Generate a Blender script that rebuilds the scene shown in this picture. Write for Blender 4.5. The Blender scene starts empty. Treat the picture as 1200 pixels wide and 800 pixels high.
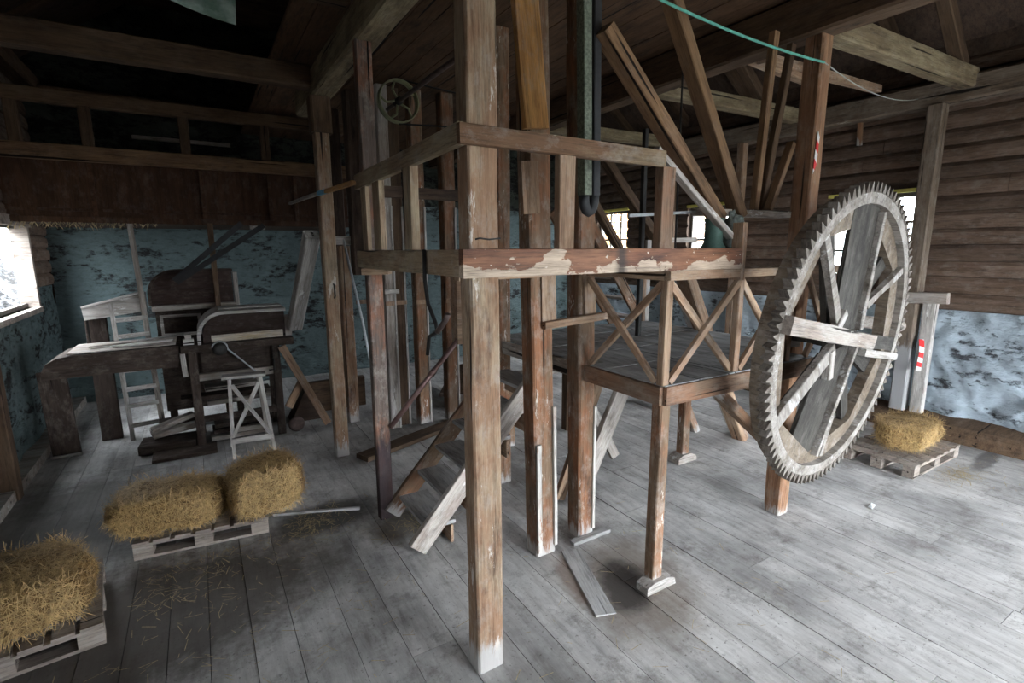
import bpy, math, random
from mathutils import Vector, Matrix, noise
R = random.Random(7)
C = bpy.context.scene.collection
PI = math.pi

# ------------------------------------------------------------------ materials
def newmat(name):
    m = bpy.data.materials.new(name); m.use_nodes = True
    nt = m.node_tree; nt.nodes.clear()
    out = nt.nodes.new('ShaderNodeOutputMaterial'); b = nt.nodes.new('ShaderNodeBsdfPrincipled')
    nt.links.new(b.outputs[0], out.inputs[0])
    return m, nt, b
def N(nt, t, **kw):
    n = nt.nodes.new(t)
    for k, v in kw.items():
        if k in n.inputs.keys() if hasattr(n.inputs, 'keys') else False: n.inputs[k].default_value = v
        else: setattr(n, k, v)
    return n
def noise_node(nt, vec, scale, detail=6, rough=.6):
    n = nt.nodes.new('ShaderNodeTexNoise'); n.inputs['Scale'].default_value = scale
    n.inputs['Detail'].default_value = detail; n.inputs['Roughness'].default_value = rough
    nt.links.new(vec, n.inputs['Vector']); return n.outputs['Fac']
def ramp(nt, fac, stops):
    r = nt.nodes.new('ShaderNodeValToRGB'); nt.links.new(fac, r.inputs[0])
    el = r.color_ramp.elements
    while len(el) < len(stops): el.new(.5)
    for e, (p, c) in zip(el, stops): e.position = p; e.color = (*c, 1) if len(c) == 3 else c
    return r.outputs[0]
def mixc(nt, f, a, b, mode='MIX'):
    n = nt.nodes.new('ShaderNodeMix'); n.data_type = 'RGBA'; n.blend_type = mode
    if isinstance(f, (int, float)): n.inputs[0].default_value = f
    else: nt.links.new(f, n.inputs[0])
    for s, v in ((6, a), (7, b)):
        if isinstance(v, tuple): n.inputs[s].default_value = (*v, 1)
        else: nt.links.new(v, n.inputs[s])
    return n.outputs[2]
def math_(nt, op, a, b=None, clamp=False):
    n = nt.nodes.new('ShaderNodeMath'); n.operation = op; n.use_clamp = clamp
    for i, v in enumerate((a, b)):
        if v is None: continue
        if isinstance(v, (int, float)): n.inputs[i].default_value = v
        else: nt.links.new(v, n.inputs[i])
    return n.outputs[0]
def coords(nt, scale, offset=True, kind='Object'):
    tc = nt.nodes.new('ShaderNodeTexCoord'); mp = nt.nodes.new('ShaderNodeMapping')
    mp.inputs['Scale'].default_value = scale
    if offset:
        oi = nt.nodes.new('ShaderNodeObjectInfo'); v = nt.nodes.new('ShaderNodeVectorMath'); v.operation = 'ADD'
        cb = nt.nodes.new('ShaderNodeCombineXYZ')
        for i in range(3): nt.links.new(math_(nt, 'MULTIPLY', oi.outputs['Random'], 37. + 11 * i), cb.inputs[i])
        nt.links.new(tc.outputs[kind], v.inputs[0]); nt.links.new(cb.outputs[0], v.inputs[1])
        nt.links.new(v.outputs[0], mp.inputs[0])
    else: nt.links.new(tc.outputs[kind], mp.inputs[0])
    return mp.outputs[0]
def bump(nt, b, h, strength=.4, dist=.01):
    n = nt.nodes.new('ShaderNodeBump'); n.inputs['Strength'].default_value = strength; n.inputs['Distance'].default_value = dist
    nt.links.new(h, n.inputs['Height']); nt.links.new(n.outputs[0], b.inputs['Normal'])

def wood(name, a, b_, dark, flake=None, flake_at=.66, foot=None, foot_h=.2, rough=.85, var=.35, crack=True, grain=18, axis=0, bumpk=.6, dust=.4):
    m, nt, b = newmat(name)
    def sc(l, t):
        s = [t, t, t]; s[axis] = l; return tuple(s)
    g1 = noise_node(nt, coords(nt, sc(1.1, grain)), 1.5, 10, .72)
    g2 = noise_node(nt, coords(nt, sc(5, grain * 5)), 1.5, 4, .6)
    g = math_(nt, 'ADD', math_(nt, 'MULTIPLY', g1, .6), math_(nt, 'MULTIPLY', g2, .4))
    big = noise_node(nt, coords(nt, sc(1.6, 4)), 1.3, 7, .7)
    col = ramp(nt, big, [(.40, a), (.56, b_)])
    gd = ramp(nt, g, [(.36, (.45, .45, .45)), (.5, (.98, .98, .98)), (.66, (1.3, 1.3, 1.3))])
    col = mixc(nt, 1.0, col, gd, 'MULTIPLY')
    dk = noise_node(nt, coords(nt, sc(1.6, 6)), 1.0, 6, .7)
    col = mixc(nt, ramp(nt, dk, [(.56, (0, 0, 0)), (.72, (1, 1, 1))]), col, dark)
    h = g
    du = noise_node(nt, coords(nt, sc(3, 5)), 2.0, 8, .75)
    col = mixc(nt, ramp(nt, du, [(.5, (0, 0, 0)), (.68, (dust, dust, dust))]), col, (.46, .42, .38))
    if crack:
        ck = noise_node(nt, coords(nt, sc(.55, 22)), 1.0, 2, .4)
        cm = ramp(nt, ck, [(.29, (1, 1, 1)), (.315, (0, 0, 0))])
        col = mixc(nt, cm, col, tuple(x * .25 for x in dark))
        h = math_(nt, 'SUBTRACT', g, cm)
    if flake:
        fn = noise_node(nt, coords(nt, sc(2.2, 9)), 1.0, 9, .75)
        fm = ramp(nt, fn, [(flake_at, (0, 0, 0)), (flake_at + .03, (1, 1, 1))])
        col = mixc(nt, fm, col, flake)
    if foot:
        tc = nt.nodes.new('ShaderNodeTexCoord'); sp = nt.nodes.new('ShaderNodeSeparateXYZ'); nt.links.new(tc.outputs['Object'], sp.inputs[0])
        wob = math_(nt, 'MULTIPLY', noise_node(nt, coords(nt, (5, 30, 30)), 1.0, 6, .7), .5)
        z = math_(nt, 'ADD', sp.outputs[0], wob)
        fm = ramp(nt, math_(nt, 'SUBTRACT', z, foot_h - .1, True), [(.22, (.9, .9, .9)), (.3, (0, 0, 0))])
        col = mixc(nt, fm, col, foot)
    oi = nt.nodes.new('ShaderNodeObjectInfo')
    hv = nt.nodes.new('ShaderNodeHueSaturation'); nt.links.new(col, hv.inputs['Color'])
    nt.links.new(math_(nt, 'ADD', math_(nt, 'MULTIPLY', oi.outputs['Random'], var), 1 - var / 2), hv.inputs['Value'])
    nt.links.new(hv.outputs[0], b.inputs['Base Color'])
    b.inputs['Roughness'].default_value = rough; b.inputs['Specular IOR Level'].default_value = .25
    bump(nt, b, h, bumpk, .006)
    return m
M = {}
LIME = (.45, .43, .41)
M['post'] = wood('weathered_brown_post', (.37, .275, .185), (.28, .165, .10), (.085, .05, .035), flake=(.60, .53, .46), flake_at=.60, foot=LIME, foot_h=.22)
M['red'] = wood('red_brown_post', (.25, .115, .06), (.19, .125, .08), (.06, .03, .02), flake=(.58, .52, .45), flake_at=.60, foot=LIME, foot_h=.16)
M['burnt'] = wood('blackened_post', (.24, .105, .06), (.12, .09, .075), (.03, .02, .018), flake=(.42, .36, .30), flake_at=.64, foot=(.035, .025, .028), foot_h=.75)
M['redplain'] = wood('red_brown_timber', (.22, .115, .068), (.19, .125, .085), (.06, .03, .02), flake=(.50, .42, .34), flake_at=.64, dust=.25)
M['beam'] = wood('pale_brown_beam', (.38, .30, .20), (.28, .19, .12), (.09, .055, .035), flake=(.55, .48, .38), flake_at=.68)
M['orange'] = wood('orange_stained_beam', (.36, .155, .07), (.24, .10, .05), (.05, .025, .015), flake=(.58, .44, .32), flake_at=.585)
def stained():
    m, nt, b = newmat('stained_front_beam_flaked')
    g1 = noise_node(nt, coords(nt, (1.1, 22, 22), False), 1.5, 10, .72); g2 = noise_node(nt, coords(nt, (6, 90, 90), False), 1.5, 4, .6)
    g = math_(nt, 'ADD', math_(nt, 'MULTIPLY', g1, .6), math_(nt, 'MULTIPLY', g2, .4))
    big = noise_node(nt, coords(nt, (1.6, 6, 6), False), 1.3, 5, .6)
    col = ramp(nt, big, [(.35, (.045, .02, .013)), (.48, (.15, .058, .028)), (.62, (.22, .098, .05))])
    tc = nt.nodes.new('ShaderNodeTexCoord'); sp = nt.nodes.new('ShaderNodeSeparateXYZ'); nt.links.new(tc.outputs['Object'], sp.inputs[0])
    fl = noise_node(nt, coords(nt, (3.2, 1, 6), False), 1.0, 7, .6)
    # worn-away varnish: mostly along the lower edge
    fl = math_(nt, 'SUBTRACT', fl, math_(nt, 'MULTIPLY', sp.outputs[2], 1.9))
    col = mixc(nt, ramp(nt, fl, [(.545, (0, 0, 0)), (.56, (1, 1, 1))]), col, (.46, .35, .26))
    # tarry run under the hanging belt
    st = math_(nt, 'ABSOLUTE', math_(nt, 'SUBTRACT', sp.outputs[0], .93))
    st = math_(nt, 'ADD', st, math_(nt, 'MULTIPLY', noise_node(nt, coords(nt, (9, 9, 9), False), 1.0, 5, .6), .05))
    col = mixc(nt, ramp(nt, st, [(.04, (.85, .85, .85)), (.075, (0, 0, 0))]), col, (.035, .025, .02))
    gd = ramp(nt, g, [(.36, (.4, .4, .4)), (.5, (.95, .95, .95)), (.66, (1.35, 1.35, 1.35))])
    col = mixc(nt, 1.0, col, gd, 'MULTIPLY')
    sk = noise_node(nt, coords(nt, (30, 60, 60), False), 1.0, 2, .5)
    col = mixc(nt, ramp(nt, sk, [(.70, (0, 0, 0)), (.73, (1, 1, 1))]), col, (.55, .45, .36))
    nt.links.new(col, b.inputs['Base Color']); b.inputs['Roughness'].default_value = .6; b.inputs['Specular IOR Level'].default_value = .3
    bump(nt, b, g, .6, .006); return m
M['frontbeam'] = stained()
M['old'] = wood('old_dark_beam', (.085, .05, .03), (.12, .075, .045), (.03, .018, .011), flake=(.22, .17, .12), flake_at=.74, dust=.06)
M['roofbrace'] = wood('brown_roof_brace', (.23, .135, .07), (.17, .098, .055), (.05, .03, .018), flake=(.32, .24, .16), flake_at=.72, dust=.08)
M['olive'] = wood('bleached_beam', (.27, .22, .135), (.17, .125, .075), (.06, .04, .025), flake=(.55, .52, .45), flake_at=.66, dust=.15)
M['dark'] = wood('dark_planks', (.06, .04, .03), (.085, .055, .04), (.02, .013, .01), crack=False, dust=.05)
M['panel'] = wood('dark_red_panel', (.055, .026, .015), (.08, .038, .02), (.04, .018, .01), crack=False, axis=2, dust=.1)
M['new'] = wood('fresh_yellow_plank', (.62, .33, .12), (.52, .26, .09), (.28, .13, .05), crack=False, var=.1)
M['roofpost'] = wood('brown_post', (.26, .15, .085), (.22, .115, .065), (.06, .035, .02), flake=(.50, .42, .34), flake_at=.72, foot=LIME, foot_h=.12, dust=.2)
M['wallpost'] = wood('greyed_brown_post', (.16, .115, .08), (.22, .17, .13), (.05, .035, .025), flake=(.40, .36, .31), flake_at=.64, foot=(.42, .42, .42), foot_h=.9, dust=.3)
M['tan'] = wood('tan_brace', (.37, .255, .17), (.29, .18, .115), (.12, .07, .04), flake=(.55, .45, .35), flake_at=.72)
M['grey'] = wood('dusty_grey_wood', (.33, .27, .23), (.42, .38, .34), (.10, .08, .065), flake=(.6, .58, .55), flake_at=.6)
M['rail'] = wood('worn_rail', (.23, .165, .10), (.16, .088, .05), (.05, .03, .02), flake=(.50, .46, .36), flake_at=.62)
M['dusty'] = wood('lime_dusted_wood', (.38, .345, .31), (.50, .47, .44), (.16, .13, .11), flake=(.7, .69, .66), flake_at=.58)
M['wheelrim'] = wood('grey_brown_rim', (.135, .10, .07), (.20, .16, .12), (.07, .05, .035), flake=(.5, .46, .4), flake_at=.66, var=.1, grain=8, crack=False, axis=1, bumpk=.9)
M['wheelface'] = wood('lime_dusted_ring', (.17, .145, .12), (.28, .255, .23), (.07, .055, .045), flake=(.42, .40, .38), flake_at=.58, var=.1, grain=8, crack=False, axis=1)
M['wheelplank'] = wood('dark_grey_spoke_plank', (.032, .028, .024), (.06, .055, .047), (.045, .038, .03), flake=(.22, .20, .18), flake_at=.74, var=.1, axis=0, dust=.10)
M['tooth'] = wood('dark_tooth', (.09, .072, .058), (.19, .165, .14), (.05, .04, .03), var=.4, crack=False)
M['machine'] = wood('dark_machine_wood', (.04, .026, .02), (.06, .042, .033), (.03, .02, .015), flake=(.26, .24, .22), flake_at=.72, dust=.15)
M['machinelid'] = wood('red_brown_lid', (.04, .022, .018), (.055, .036, .03), (.03, .02, .015), flake=(.30, .27, .25), flake_at=.72, dust=.12)
M['rusty'] = wood('yellowed_rusty_board', (.50, .38, .22), (.56, .50, .42), (.20, .10, .04))
M['pallet'] = wood('grey_pallet_wood', (.24, .19, .16), (.32, .27, .23), (.07, .055, .045), flake=(.5, .47, .44), flake_at=.68)
M['deck'] = wood('grey_dusty_deck', (.25, .245, .24), (.38, .38, .375), (.10, .095, .09), axis=1, grain=7)
M['tread'] = wood('dusty_tread', (.34, .33, .32), (.42, .41, .40), (.16, .14, .13), grain=12)
M['batten'] = wood('white_painted_batten', (.50, .46, .41), (.58, .55, .50), (.3, .17, .1), crack=False, flake=(.36, .17, .10), flake_at=.6)

def simple(name, col, rough=.6, metal=0., bumps=None, var=0.25, nscale=20):
    m, nt, b = newmat(name)
    n = noise_node(nt, coords(nt, (1, 1, 1)), nscale, 6, .65)
    lo = tuple(c * (1 - var) for c in col); hi = tuple(min(1, c * (1 + var)) for c in col)
    nt.links.new(ramp(nt, n, [(.35, lo), (.65, hi)]), b.inputs['Base Color'])
    b.inputs['Roughness'].default_value = rough; b.inputs['Metallic'].default_value = metal
    if bumps: bump(nt, b, n, bumps, .004)
    return m
M['metal'] = simple('rusty_dark_metal', (.12, .085, .075), .55, .6, .3)
M['pipe'] = simple('brown_steel_pipe', (.16, .095, .085), .45, .5, .2)
M['rod'] = simple('black_iron', (.03, .028, .026), .6, .5)
M['greyrod'] = simple('pale_grey_conduit', (.40, .42, .43), .5)
M['belt'] = simple('mottled_grey_green_belt', (.13, .15, .11), .8, 0, .5, .5, 60)
M['blackbelt'] = simple('black_rubber_belt', (.02, .02, .022), .7)
M['pulley'] = simple('olive_green_iron', (.26, .27, .15), .6, .1, .3)
M['green'] = simple('dark_green_metal', (.05, .10, .08), .6, .1, .3)
M['sack'] = simple('grey_green_cloth', (.17, .19, .17), .9, 0, .8, .4, 30)
M['rope'] = simple('green_rope', (.12, .42, .33), .8)
M['wire'] = simple('pale_wire', (.4, .42, .38), .6)
M['blue'] = simple('blue_tape', (.12, .42, .62), .6, 0, None, .1)
M['paper'] = simple('white_paper', (.8, .8, .8), .7, 0, None, .1)
M['yellow'] = simple('yellow_trim_paint', (.75, .68, .16), .6, 0, None, .12)
M['frame'] = simple('dark_window_frame', (.14, .12, .10), .7)
M['straw'] = simple('golden_straw', (.50, .33, .14), .65, 0, None, .45, 35)
M['bale'] = simple('packed_straw', (.22, .13, .045), .9, 0, 1.0, .6, 30)
M['strawdull'] = simple('dull_straw', (.42, .33, .19), .8, 0, None, .4, 25)
def stripes():
    m, nt, b = newmat('red_white_barrier_tape')
    w = nt.nodes.new('ShaderNodeTexWave'); w.bands_direction = 'DIAGONAL'; w.inputs['Scale'].default_value = 4.4
    tc = nt.nodes.new('ShaderNodeTexCoord'); nt.links.new(tc.outputs['Object'], w.inputs['Vector'])
    nt.links.new(ramp(nt, w.outputs['Fac'], [(.49, (.75, .75, .75)), (.51, (.65, .02, .02))]), b.inputs['Base Color'])
    b.inputs['Roughness'].default_value = .4
    return m
M['stripes'] = stripes()
def glass():
    m, nt, b = newmat('clear_window_pane')
    tr = nt.nodes.new('ShaderNodeBsdfTransparent'); gl = nt.nodes.new('ShaderNodeBsdfGlossy'); gl.inputs['Roughness'].default_value = .05
    mx = nt.nodes.new('ShaderNodeMixShader'); mx.inputs[0].default_value = .06
    nt.links.new(tr.outputs[0], mx.inputs[1]); nt.links.new(gl.outputs[0], mx.inputs[2])
    nt.links.new(mx.outputs[0], nt.nodes['Material Output'].inputs[0]); nt.nodes.remove(b)
    return m
M['glass'] = glass()
def plastic():
    m, nt, b = newmat('pale_green_plastic_sheet')
    n = noise_node(nt, coords(nt, (1, 1, 1)), 6, 5, .6)
    nt.links.new(ramp(nt, n, [(.4, (.25, .38, .30)), (.6, (.55, .68, .60))]), b.inputs['Base Color'])
    b.inputs['Roughness'].default_value = .25; b.inputs['Transmission Weight'].default_value = .35
    bump(nt, b, n, .8, .03); return m
M['plastic'] = plastic()

def plaster(name, light, mid, dark, lo=.42, hi=.6):
    m, nt, b = newmat(name)
    v = coords(nt, (1, 1, 1), False)
    v = coords(nt, (1, 1, 2.1), False)
    n1 = noise_node(nt, v, 1.7, 10, .72); n2 = noise_node(nt, v, 8, 9, .75)
    col = ramp(nt, n2, [(.3, mid), (.6, light)])
    mask = ramp(nt, math_(nt, 'ADD', math_(nt, 'MULTIPLY', n1, .6), math_(nt, 'MULTIPLY', n2, .4)), [(lo - .03, (1, 1, 1)), (lo + .02, (0, 0, 0))])
    col = mixc(nt, mask, col, dark)
    nt.links.new(col, b.inputs['Base Color']); b.inputs['Roughness'].default_value = .95
    bump(nt, b, math_(nt, 'SUBTRACT', n2, math_(nt, 'MULTIPLY', mask, .3)), 1.0, .05)
    return m
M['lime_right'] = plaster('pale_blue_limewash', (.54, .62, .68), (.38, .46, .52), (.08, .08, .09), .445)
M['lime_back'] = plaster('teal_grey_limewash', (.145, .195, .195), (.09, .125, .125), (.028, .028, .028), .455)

def floor_mat():
    m, nt, b = newmat('lime_dusted_floorboards')
    at = nt.nodes.new('ShaderNodeAttribute'); at.attribute_name = 'plank'
    tc = nt.nodes.new('ShaderNodeTexCoord')
    va = nt.nodes.new('ShaderNodeVectorMath'); va.operation = 'MULTIPLY_ADD'
    va.inputs[1].default_value = (40, 40, 40)
    nt.links.new(at.outputs['Color'], va.inputs[0]); nt.links.new(tc.outputs['Object'], va.inputs[2])
    mp = nt.nodes.new('ShaderNodeMapping'); mp.inputs['Scale'].default_value = (11, 1.6, 11); nt.links.new(va.outputs[0], mp.inputs[0])
    g = noise_node(nt, mp.outputs[0], 1.6, 9, .7)
    ob = coords(nt, (1, 1, 1), False)
    big = noise_node(nt, ob, .9, 6, .65); mid = noise_node(nt, ob, 3.2, 11, .8); fine = noise_node(nt, ob, 38, 5, .7)
    col = ramp(nt, g, [(.28, (.32, .30, .28)), (.48, (.50, .48, .46)), (.70, (.62, .605, .585))])
    pl = nt.nodes.new('ShaderNodeSeparateColor'); nt.links.new(at.outputs['Color'], pl.inputs[0])
    vv = math_(nt, 'ADD', math_(nt, 'MULTIPLY', pl.outputs[0], .28), .86)
    cb = nt.nodes.new('ShaderNodeCombineColor'); [nt.links.new(vv, cb.inputs[i]) for i in range(3)]
    col = mixc(nt, 1.0, col, cb.outputs[0], 'MULTIPLY')
    col = mixc(nt, 1.0, col, ramp(nt, big, [(.36, (.55, .545, .55)), (.56, (1.08, 1.08, 1.08))]), 'MULTIPLY')
    col = mixc(nt, ramp(nt, mid, [(.52, (0, 0, 0)), (.66, (.75, .75, .75))]), col, (.16, .14, .125))
    col = mixc(nt, ramp(nt, fine, [(.60, (0, 0, 0)), (.68, (.8, .8, .8))]), col, (.12, .105, .095))
    # spilled-oil and grime stains; those on the left floor also paint in shade
    sp = nt.nodes.new('ShaderNodeSeparateXYZ'); nt.links.new(tc.outputs['Object'], sp.inputs[0])
    wob = math_(nt, 'MULTIPLY', math_(nt, 'SUBTRACT', noise_node(nt, ob, 7, 6, .7), .5), 1.3)
    def stain_shade(cx, cy, rx, ry, rot, colr, col, k=.85):
        dx = math_(nt, 'SUBTRACT', sp.outputs[0], cx); dy = math_(nt, 'SUBTRACT', sp.outputs[1], cy)
        c, s = math.cos(rot), math.sin(rot)
        u = math_(nt, 'ADD', math_(nt, 'MULTIPLY', dx, c / rx), math_(nt, 'MULTIPLY', dy, s / rx))
        v = math_(nt, 'ADD', math_(nt, 'MULTIPLY', dx, -s / ry), math_(nt, 'MULTIPLY', dy, c / ry))
        r = math_(nt, 'ADD', math_(nt, 'MULTIPLY', u, u), math_(nt, 'MULTIPLY', v, v))
        r = math_(nt, 'ADD', r, wob)
        return mixc(nt, ramp(nt, math_(nt, 'MULTIPLY', r, .5, True), [(.2, (k, k, k)), (.55, (0, 0, 0))]), col, colr)
    col = stain_shade(2.3, 2.2, .62, .42, .9, (.19, .15, .12), col, .7)
    col = stain_shade(2.22, 2.24, .30, .17, 1.0, (.035, .03, .028), col, .85)
    col = stain_shade(1.98, 2.45, .32, .12, 1.25, (.20, .12, .08), col, .6)
    col = stain_shade(.72, 4.2, .5, .28, .2, (.06, .055, .05), col, .8)
    col = stain_shade(1.3, 3.75, .4, .25, .2, (.10, .075, .05), col, .7)
    col = stain_shade(-.5, 3.5, 1.3, .75, .1, (.085, .07, .06), col, .85)  # floor grime with the lower-left corner's shade painted in
    col = stain_shade(-1.1, 5.2, .8, 1.2, .1, (.10, .09, .08), col, .7)  # grime along the left wall, deepened to stand in for shade
    col = stain_shade(6.9, 1.75, .5, .09, .1, (.08, .07, .065), col, .7)
    nt.links.new(col, b.inputs['Base Color']); b.inputs['Roughness'].default_value = .72; b.inputs['Specular IOR Level'].default_value = .3
    bump(nt, b, g, .35, .006)
    return m
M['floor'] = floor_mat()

# ------------------------------------------------------------------ mesh helpers
class MB:
    def __init__(s): s.v = []; s.f = []
    def quadbox(s, P):       # 8 points: bottom 4 then top 4
        n = len(s.v); s.v += [tuple(p) for p in P]
        s.f += [tuple(n + i for i in q) for q in ((3, 2, 1, 0), (4, 5, 6, 7), (0, 1, 5, 4), (1, 2, 6, 5), (2, 3, 7, 6), (3, 0, 4, 7))]
    def box(s, x0, x1, y0, y1, z0, z1):
        s.quadbox([(x0, y0, z0), (x1, y0, z0), (x1, y1, z0), (x0, y1, z0), (x0, y0, z1), (x1, y0, z1), (x1, y1, z1), (x0, y1, z1)])
    def beam(s, p0, p1, w, h, up=(0, 0, 1), jit=.0, ch=None, seg=.3):
        p0, p1 = Vector(p0), Vector(p1); d = p1 - p0; L = d.length; X = d / L; U = Vector(up)
        if abs(X.dot(U)) > .95: U = Vector((0, 1, 0))
        Z = (U - X * X.dot(U)).normalized(); Y = Z.cross(X)
        ch = min(w, h) * .09 if ch is None else ch
        a, b = w / 2, h / 2
        prof = [(-a + ch, -b), (a - ch, -b), (a, -b + ch), (a, b - ch), (a - ch, b), (-a + ch, b), (-a, b - ch), (-a, -b + ch)]
        k = max(1, int(L / seg)) if jit else 1
        n = len(s.v)
        for i in range(k + 1):
            for (y, z) in prof:
                jy, jz = (R.uniform(-jit, jit), R.uniform(-jit, jit)) if jit else (0, 0)
                s.v.append(tuple(p0 + X * (L * i / k) + Y * (y + jy) + Z * (z + jz)))
        for i in range(k):
            for j in range(8):
                q = n + i * 8
                s.f.append((q + j, q + (j + 1) % 8, q + 8 + (j + 1) % 8, q + 8 + j))
        s.f.append(tuple(n + j for j in reversed(range(8)))); s.f.append(tuple(n + k * 8 + j for j in range(8)))
    def prism(s, pts, d0, d1, axis='y'):   # outline extruded along an axis
        n = len(s.v); k = len(pts)
        for d in (d0, d1):
            for (a, b) in pts:
                s.v.append({'y': (a, d, b), 'x': (d, a, b), 'z': (a, b, d)}[axis])
        for j in range(k): s.f.append((n + j, n + (j + 1) % k, n + k + (j + 1) % k, n + k + j))
        s.f.append(tuple(n + j for j in reversed(range(k)))); s.f.append(tuple(n + k + j for j in range(k)))
    def tube(s, pts, r, k=10, closed=False):
        n = len(s.v); P = [Vector(p) for p in pts]; m = len(P); prev = None
        for i, p in enumerate(P):
            t = (P[(i + 1) % m] - P[i - 1]) if closed else (P[min(i + 1, m - 1)] - P[max(i - 1, 0)])
            t.normalize()
            u = prev if prev is not None else (Vector((0, 0, 1)) if abs(t.z) < .9 else Vector((1, 0, 0)))
            u = (u - t * u.dot(t)).normalized(); prev = u; w = t.cross(u)
            for j in range(k):
                a = 2 * PI * j / k; s.v.append(tuple(p + (u * math.cos(a) + w * math.sin(a)) * r))
        for i in range(m if closed else m - 1):
            for j in range(k):
                a, b = n + i * k, n + ((i + 1) % m) * k
                s.f.append((a + j, a + (j + 1) % k, b + (j + 1) % k, b + j))
        if not closed:
            s.f.append(tuple(n + j for j in reversed(range(k)))); s.f.append(tuple(n + (m - 1) * k + j for j in range(k)))
    def mesh(s, name, mat, smooth=False):
        me = bpy.data.meshes.new(name); me.from_pydata(s.v, [], s.f); me.update()
        me.materials.append(mat)
        if smooth:
            for p in me.polygons: p.use_smooth = True
        return me
def attach(o, parent):
    if parent is not None:
        o.parent = parent
        o.matrix_parent_inverse = parent.matrix_world.inverted()
def tag(o, label=None, cat=None, group=None, kind=None):
    if label: o['label'] = label
    if cat: o['category'] = cat
    if group: o['group'] = group
    if kind: o['kind'] = kind
    return o
def build(mb, name, mat, parent=None, origin=None, smooth=False):
    if origin is not None:
        ox = Vector(origin); mb.v = [tuple(Vector(v) - ox) for v in mb.v]
    o = bpy.data.objects.new(name, mb.mesh(name, mat, smooth)); C.objects.link(o)
    if origin is not None: o.location = origin; o.matrix_world = Matrix.Translation(Vector(origin))
    attach(o, parent); return o
def empty(name, loc, label, cat, group=None, rot=(0, 0, 0)):
    o = bpy.data.objects.new(name, None); C.objects.link(o)
    from mathutils import Euler
    o.location = loc; o.rotation_euler = rot
    o.matrix_world = Matrix.Translation(Vector(loc)) @ Euler(rot).to_matrix().to_4x4()
    return tag(o, label, cat, group)
def member(name, p0, p1, w, h, mat, parent=None, up=(0, 0, 1), jit=.0025, label=None, cat=None, group=None, kind=None, ch=None):
    """a timber with its own local X axis along its length"""
    p0, p1 = Vector(p0), Vector(p1); d = p1 - p0; L = d.length; X = d / L; U = Vector(up)
    if abs(X.dot(U)) > .95: U = Vector((0, 1, 0))
    Z = (U - X * X.dot(U)).normalized(); Y = Z.cross(X)
    mb = MB(); mb.beam((0, 0, 0), (L, 0, 0), w, h, jit=jit, ch=ch)
    o = bpy.data.objects.new(name, mb.mesh(name, M[mat] if isinstance(mat, str) else mat)); C.objects.link(o)
    mw = Matrix(((X.x, Y.x, Z.x, p0.x), (X.y, Y.y, Z.y, p0.y), (X.z, Y.z, Z.z, p0.z), (0, 0, 0, 1)))
    attach(o, parent); o.matrix_world = mw
    if parent is not None:
        o.matrix_parent_inverse = parent.matrix_world.inverted(); o.matrix_basis = mw
    return tag(o, label, cat, group, kind)
def rod(name, pts, r, mat, parent=None, label=None, cat=None, k=10, closed=False, group=None):
    mb = MB(); mb.tube(pts, r, k, closed)
    return tag(build(mb, name, M[mat], parent, origin=pts[0], smooth=True), label, cat, group)
def bez(a, b, sag, n=12):
    a, b = Vector(a), Vector(b)
    return [tuple(a.lerp(b, i / n) - Vector((0, 0, sag * 4 * (i / n) * (1 - i / n)))) for i in range(n + 1)]

XL, XR, YB, YF = -1.75, 7.62, 9.5, -4.2

# ------------------------------------------------------------------ floor
def make_floor():
    mb = MB(); cols = []
    x = XL - .3
    while x < XR + .3:
        w = R.uniform(.19, .29); y = YF - R.uniform(0, 2.5)
        while y < YB + .3:
            L = R.uniform(1.6, 4.0); y1 = min(y + L, YB + .3); dz = R.uniform(-.004, .0); c = R.random()
            n = len(mb.v); g = .0018; tl = R.uniform(-.0015, .0015)
            mb.quadbox([(x + g, y + g, -.05), (x + w - g, y + g, -.05), (x + w - g, y1 - g, -.05), (x + g, y1 - g, -.05),
                        (x + g, y + g, dz), (x + w - g, y + g, dz + tl), (x + w - g, y1 - g, dz + tl), (x + g, y1 - g, dz)])
            cols += [c] * 8
            y = y1
        x += w
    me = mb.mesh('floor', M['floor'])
    ca = me.color_attributes.new('plank', 'FLOAT_COLOR', 'POINT')
    for i, c in enumerate(cols): ca.data[i].color = (c, (c * 7.3) % 1, (c * 13.7) % 1, 1)
    o = bpy.data.objects.new('floor', me); C.objects.link(o); tag(o, kind='structure', label='grey lime-dusted wide floorboards running away from the camera')
    mb = MB(); mb.box(XL - .6, XR + .6, YF - .6, YB + .6, -.3, -.055)
    build(mb, 'subfloor', M['dark'], o)
make_floor()

# ------------------------------------------------------------------ walls
def shell(name, axis, c0, c1, a0, a1, z0, z1, holes, mat, parent=None):
    """solid wall between planes c0..c1, with rectangular holes (a0,a1,z0,z1)"""
    mb = MB(); As = sorted({a0, a1, *[h[0] for h in holes], *[h[1] for h in holes]}); Zs = sorted({z0, z1, *[h[2] for h in holes], *[h[3] for h in holes]})
    for i in range(len(As) - 1):
        for j in range(len(Zs) - 1):
            ca, cz = (As[i] + As[i + 1]) / 2, (Zs[j] + Zs[j + 1]) / 2
            if any(h[0] < ca < h[1] and h[2] < cz < h[3] for h in holes): continue
            if axis == 'x': mb.box(c0, c1, As[i], As[i + 1], Zs[j], Zs[j + 1])
            else: mb.box(As[i], As[i + 1], c0, c1, Zs[j], Zs[j + 1])
    return build(mb, name, mat, parent)
def board_tint(m):
    nt = m.node_tree; b = nt.nodes['Principled BSDF']; src = b.inputs['Base Color'].links[0].from_socket
    at = nt.nodes.new('ShaderNodeAttribute'); at.attribute_name = 'plank'
    nt.links.new(mixc(nt, 1.0, src, at.outputs['Color'], 'MULTIPLY'), b.inputs['Base Color'])
board_tint_done = []
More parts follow.
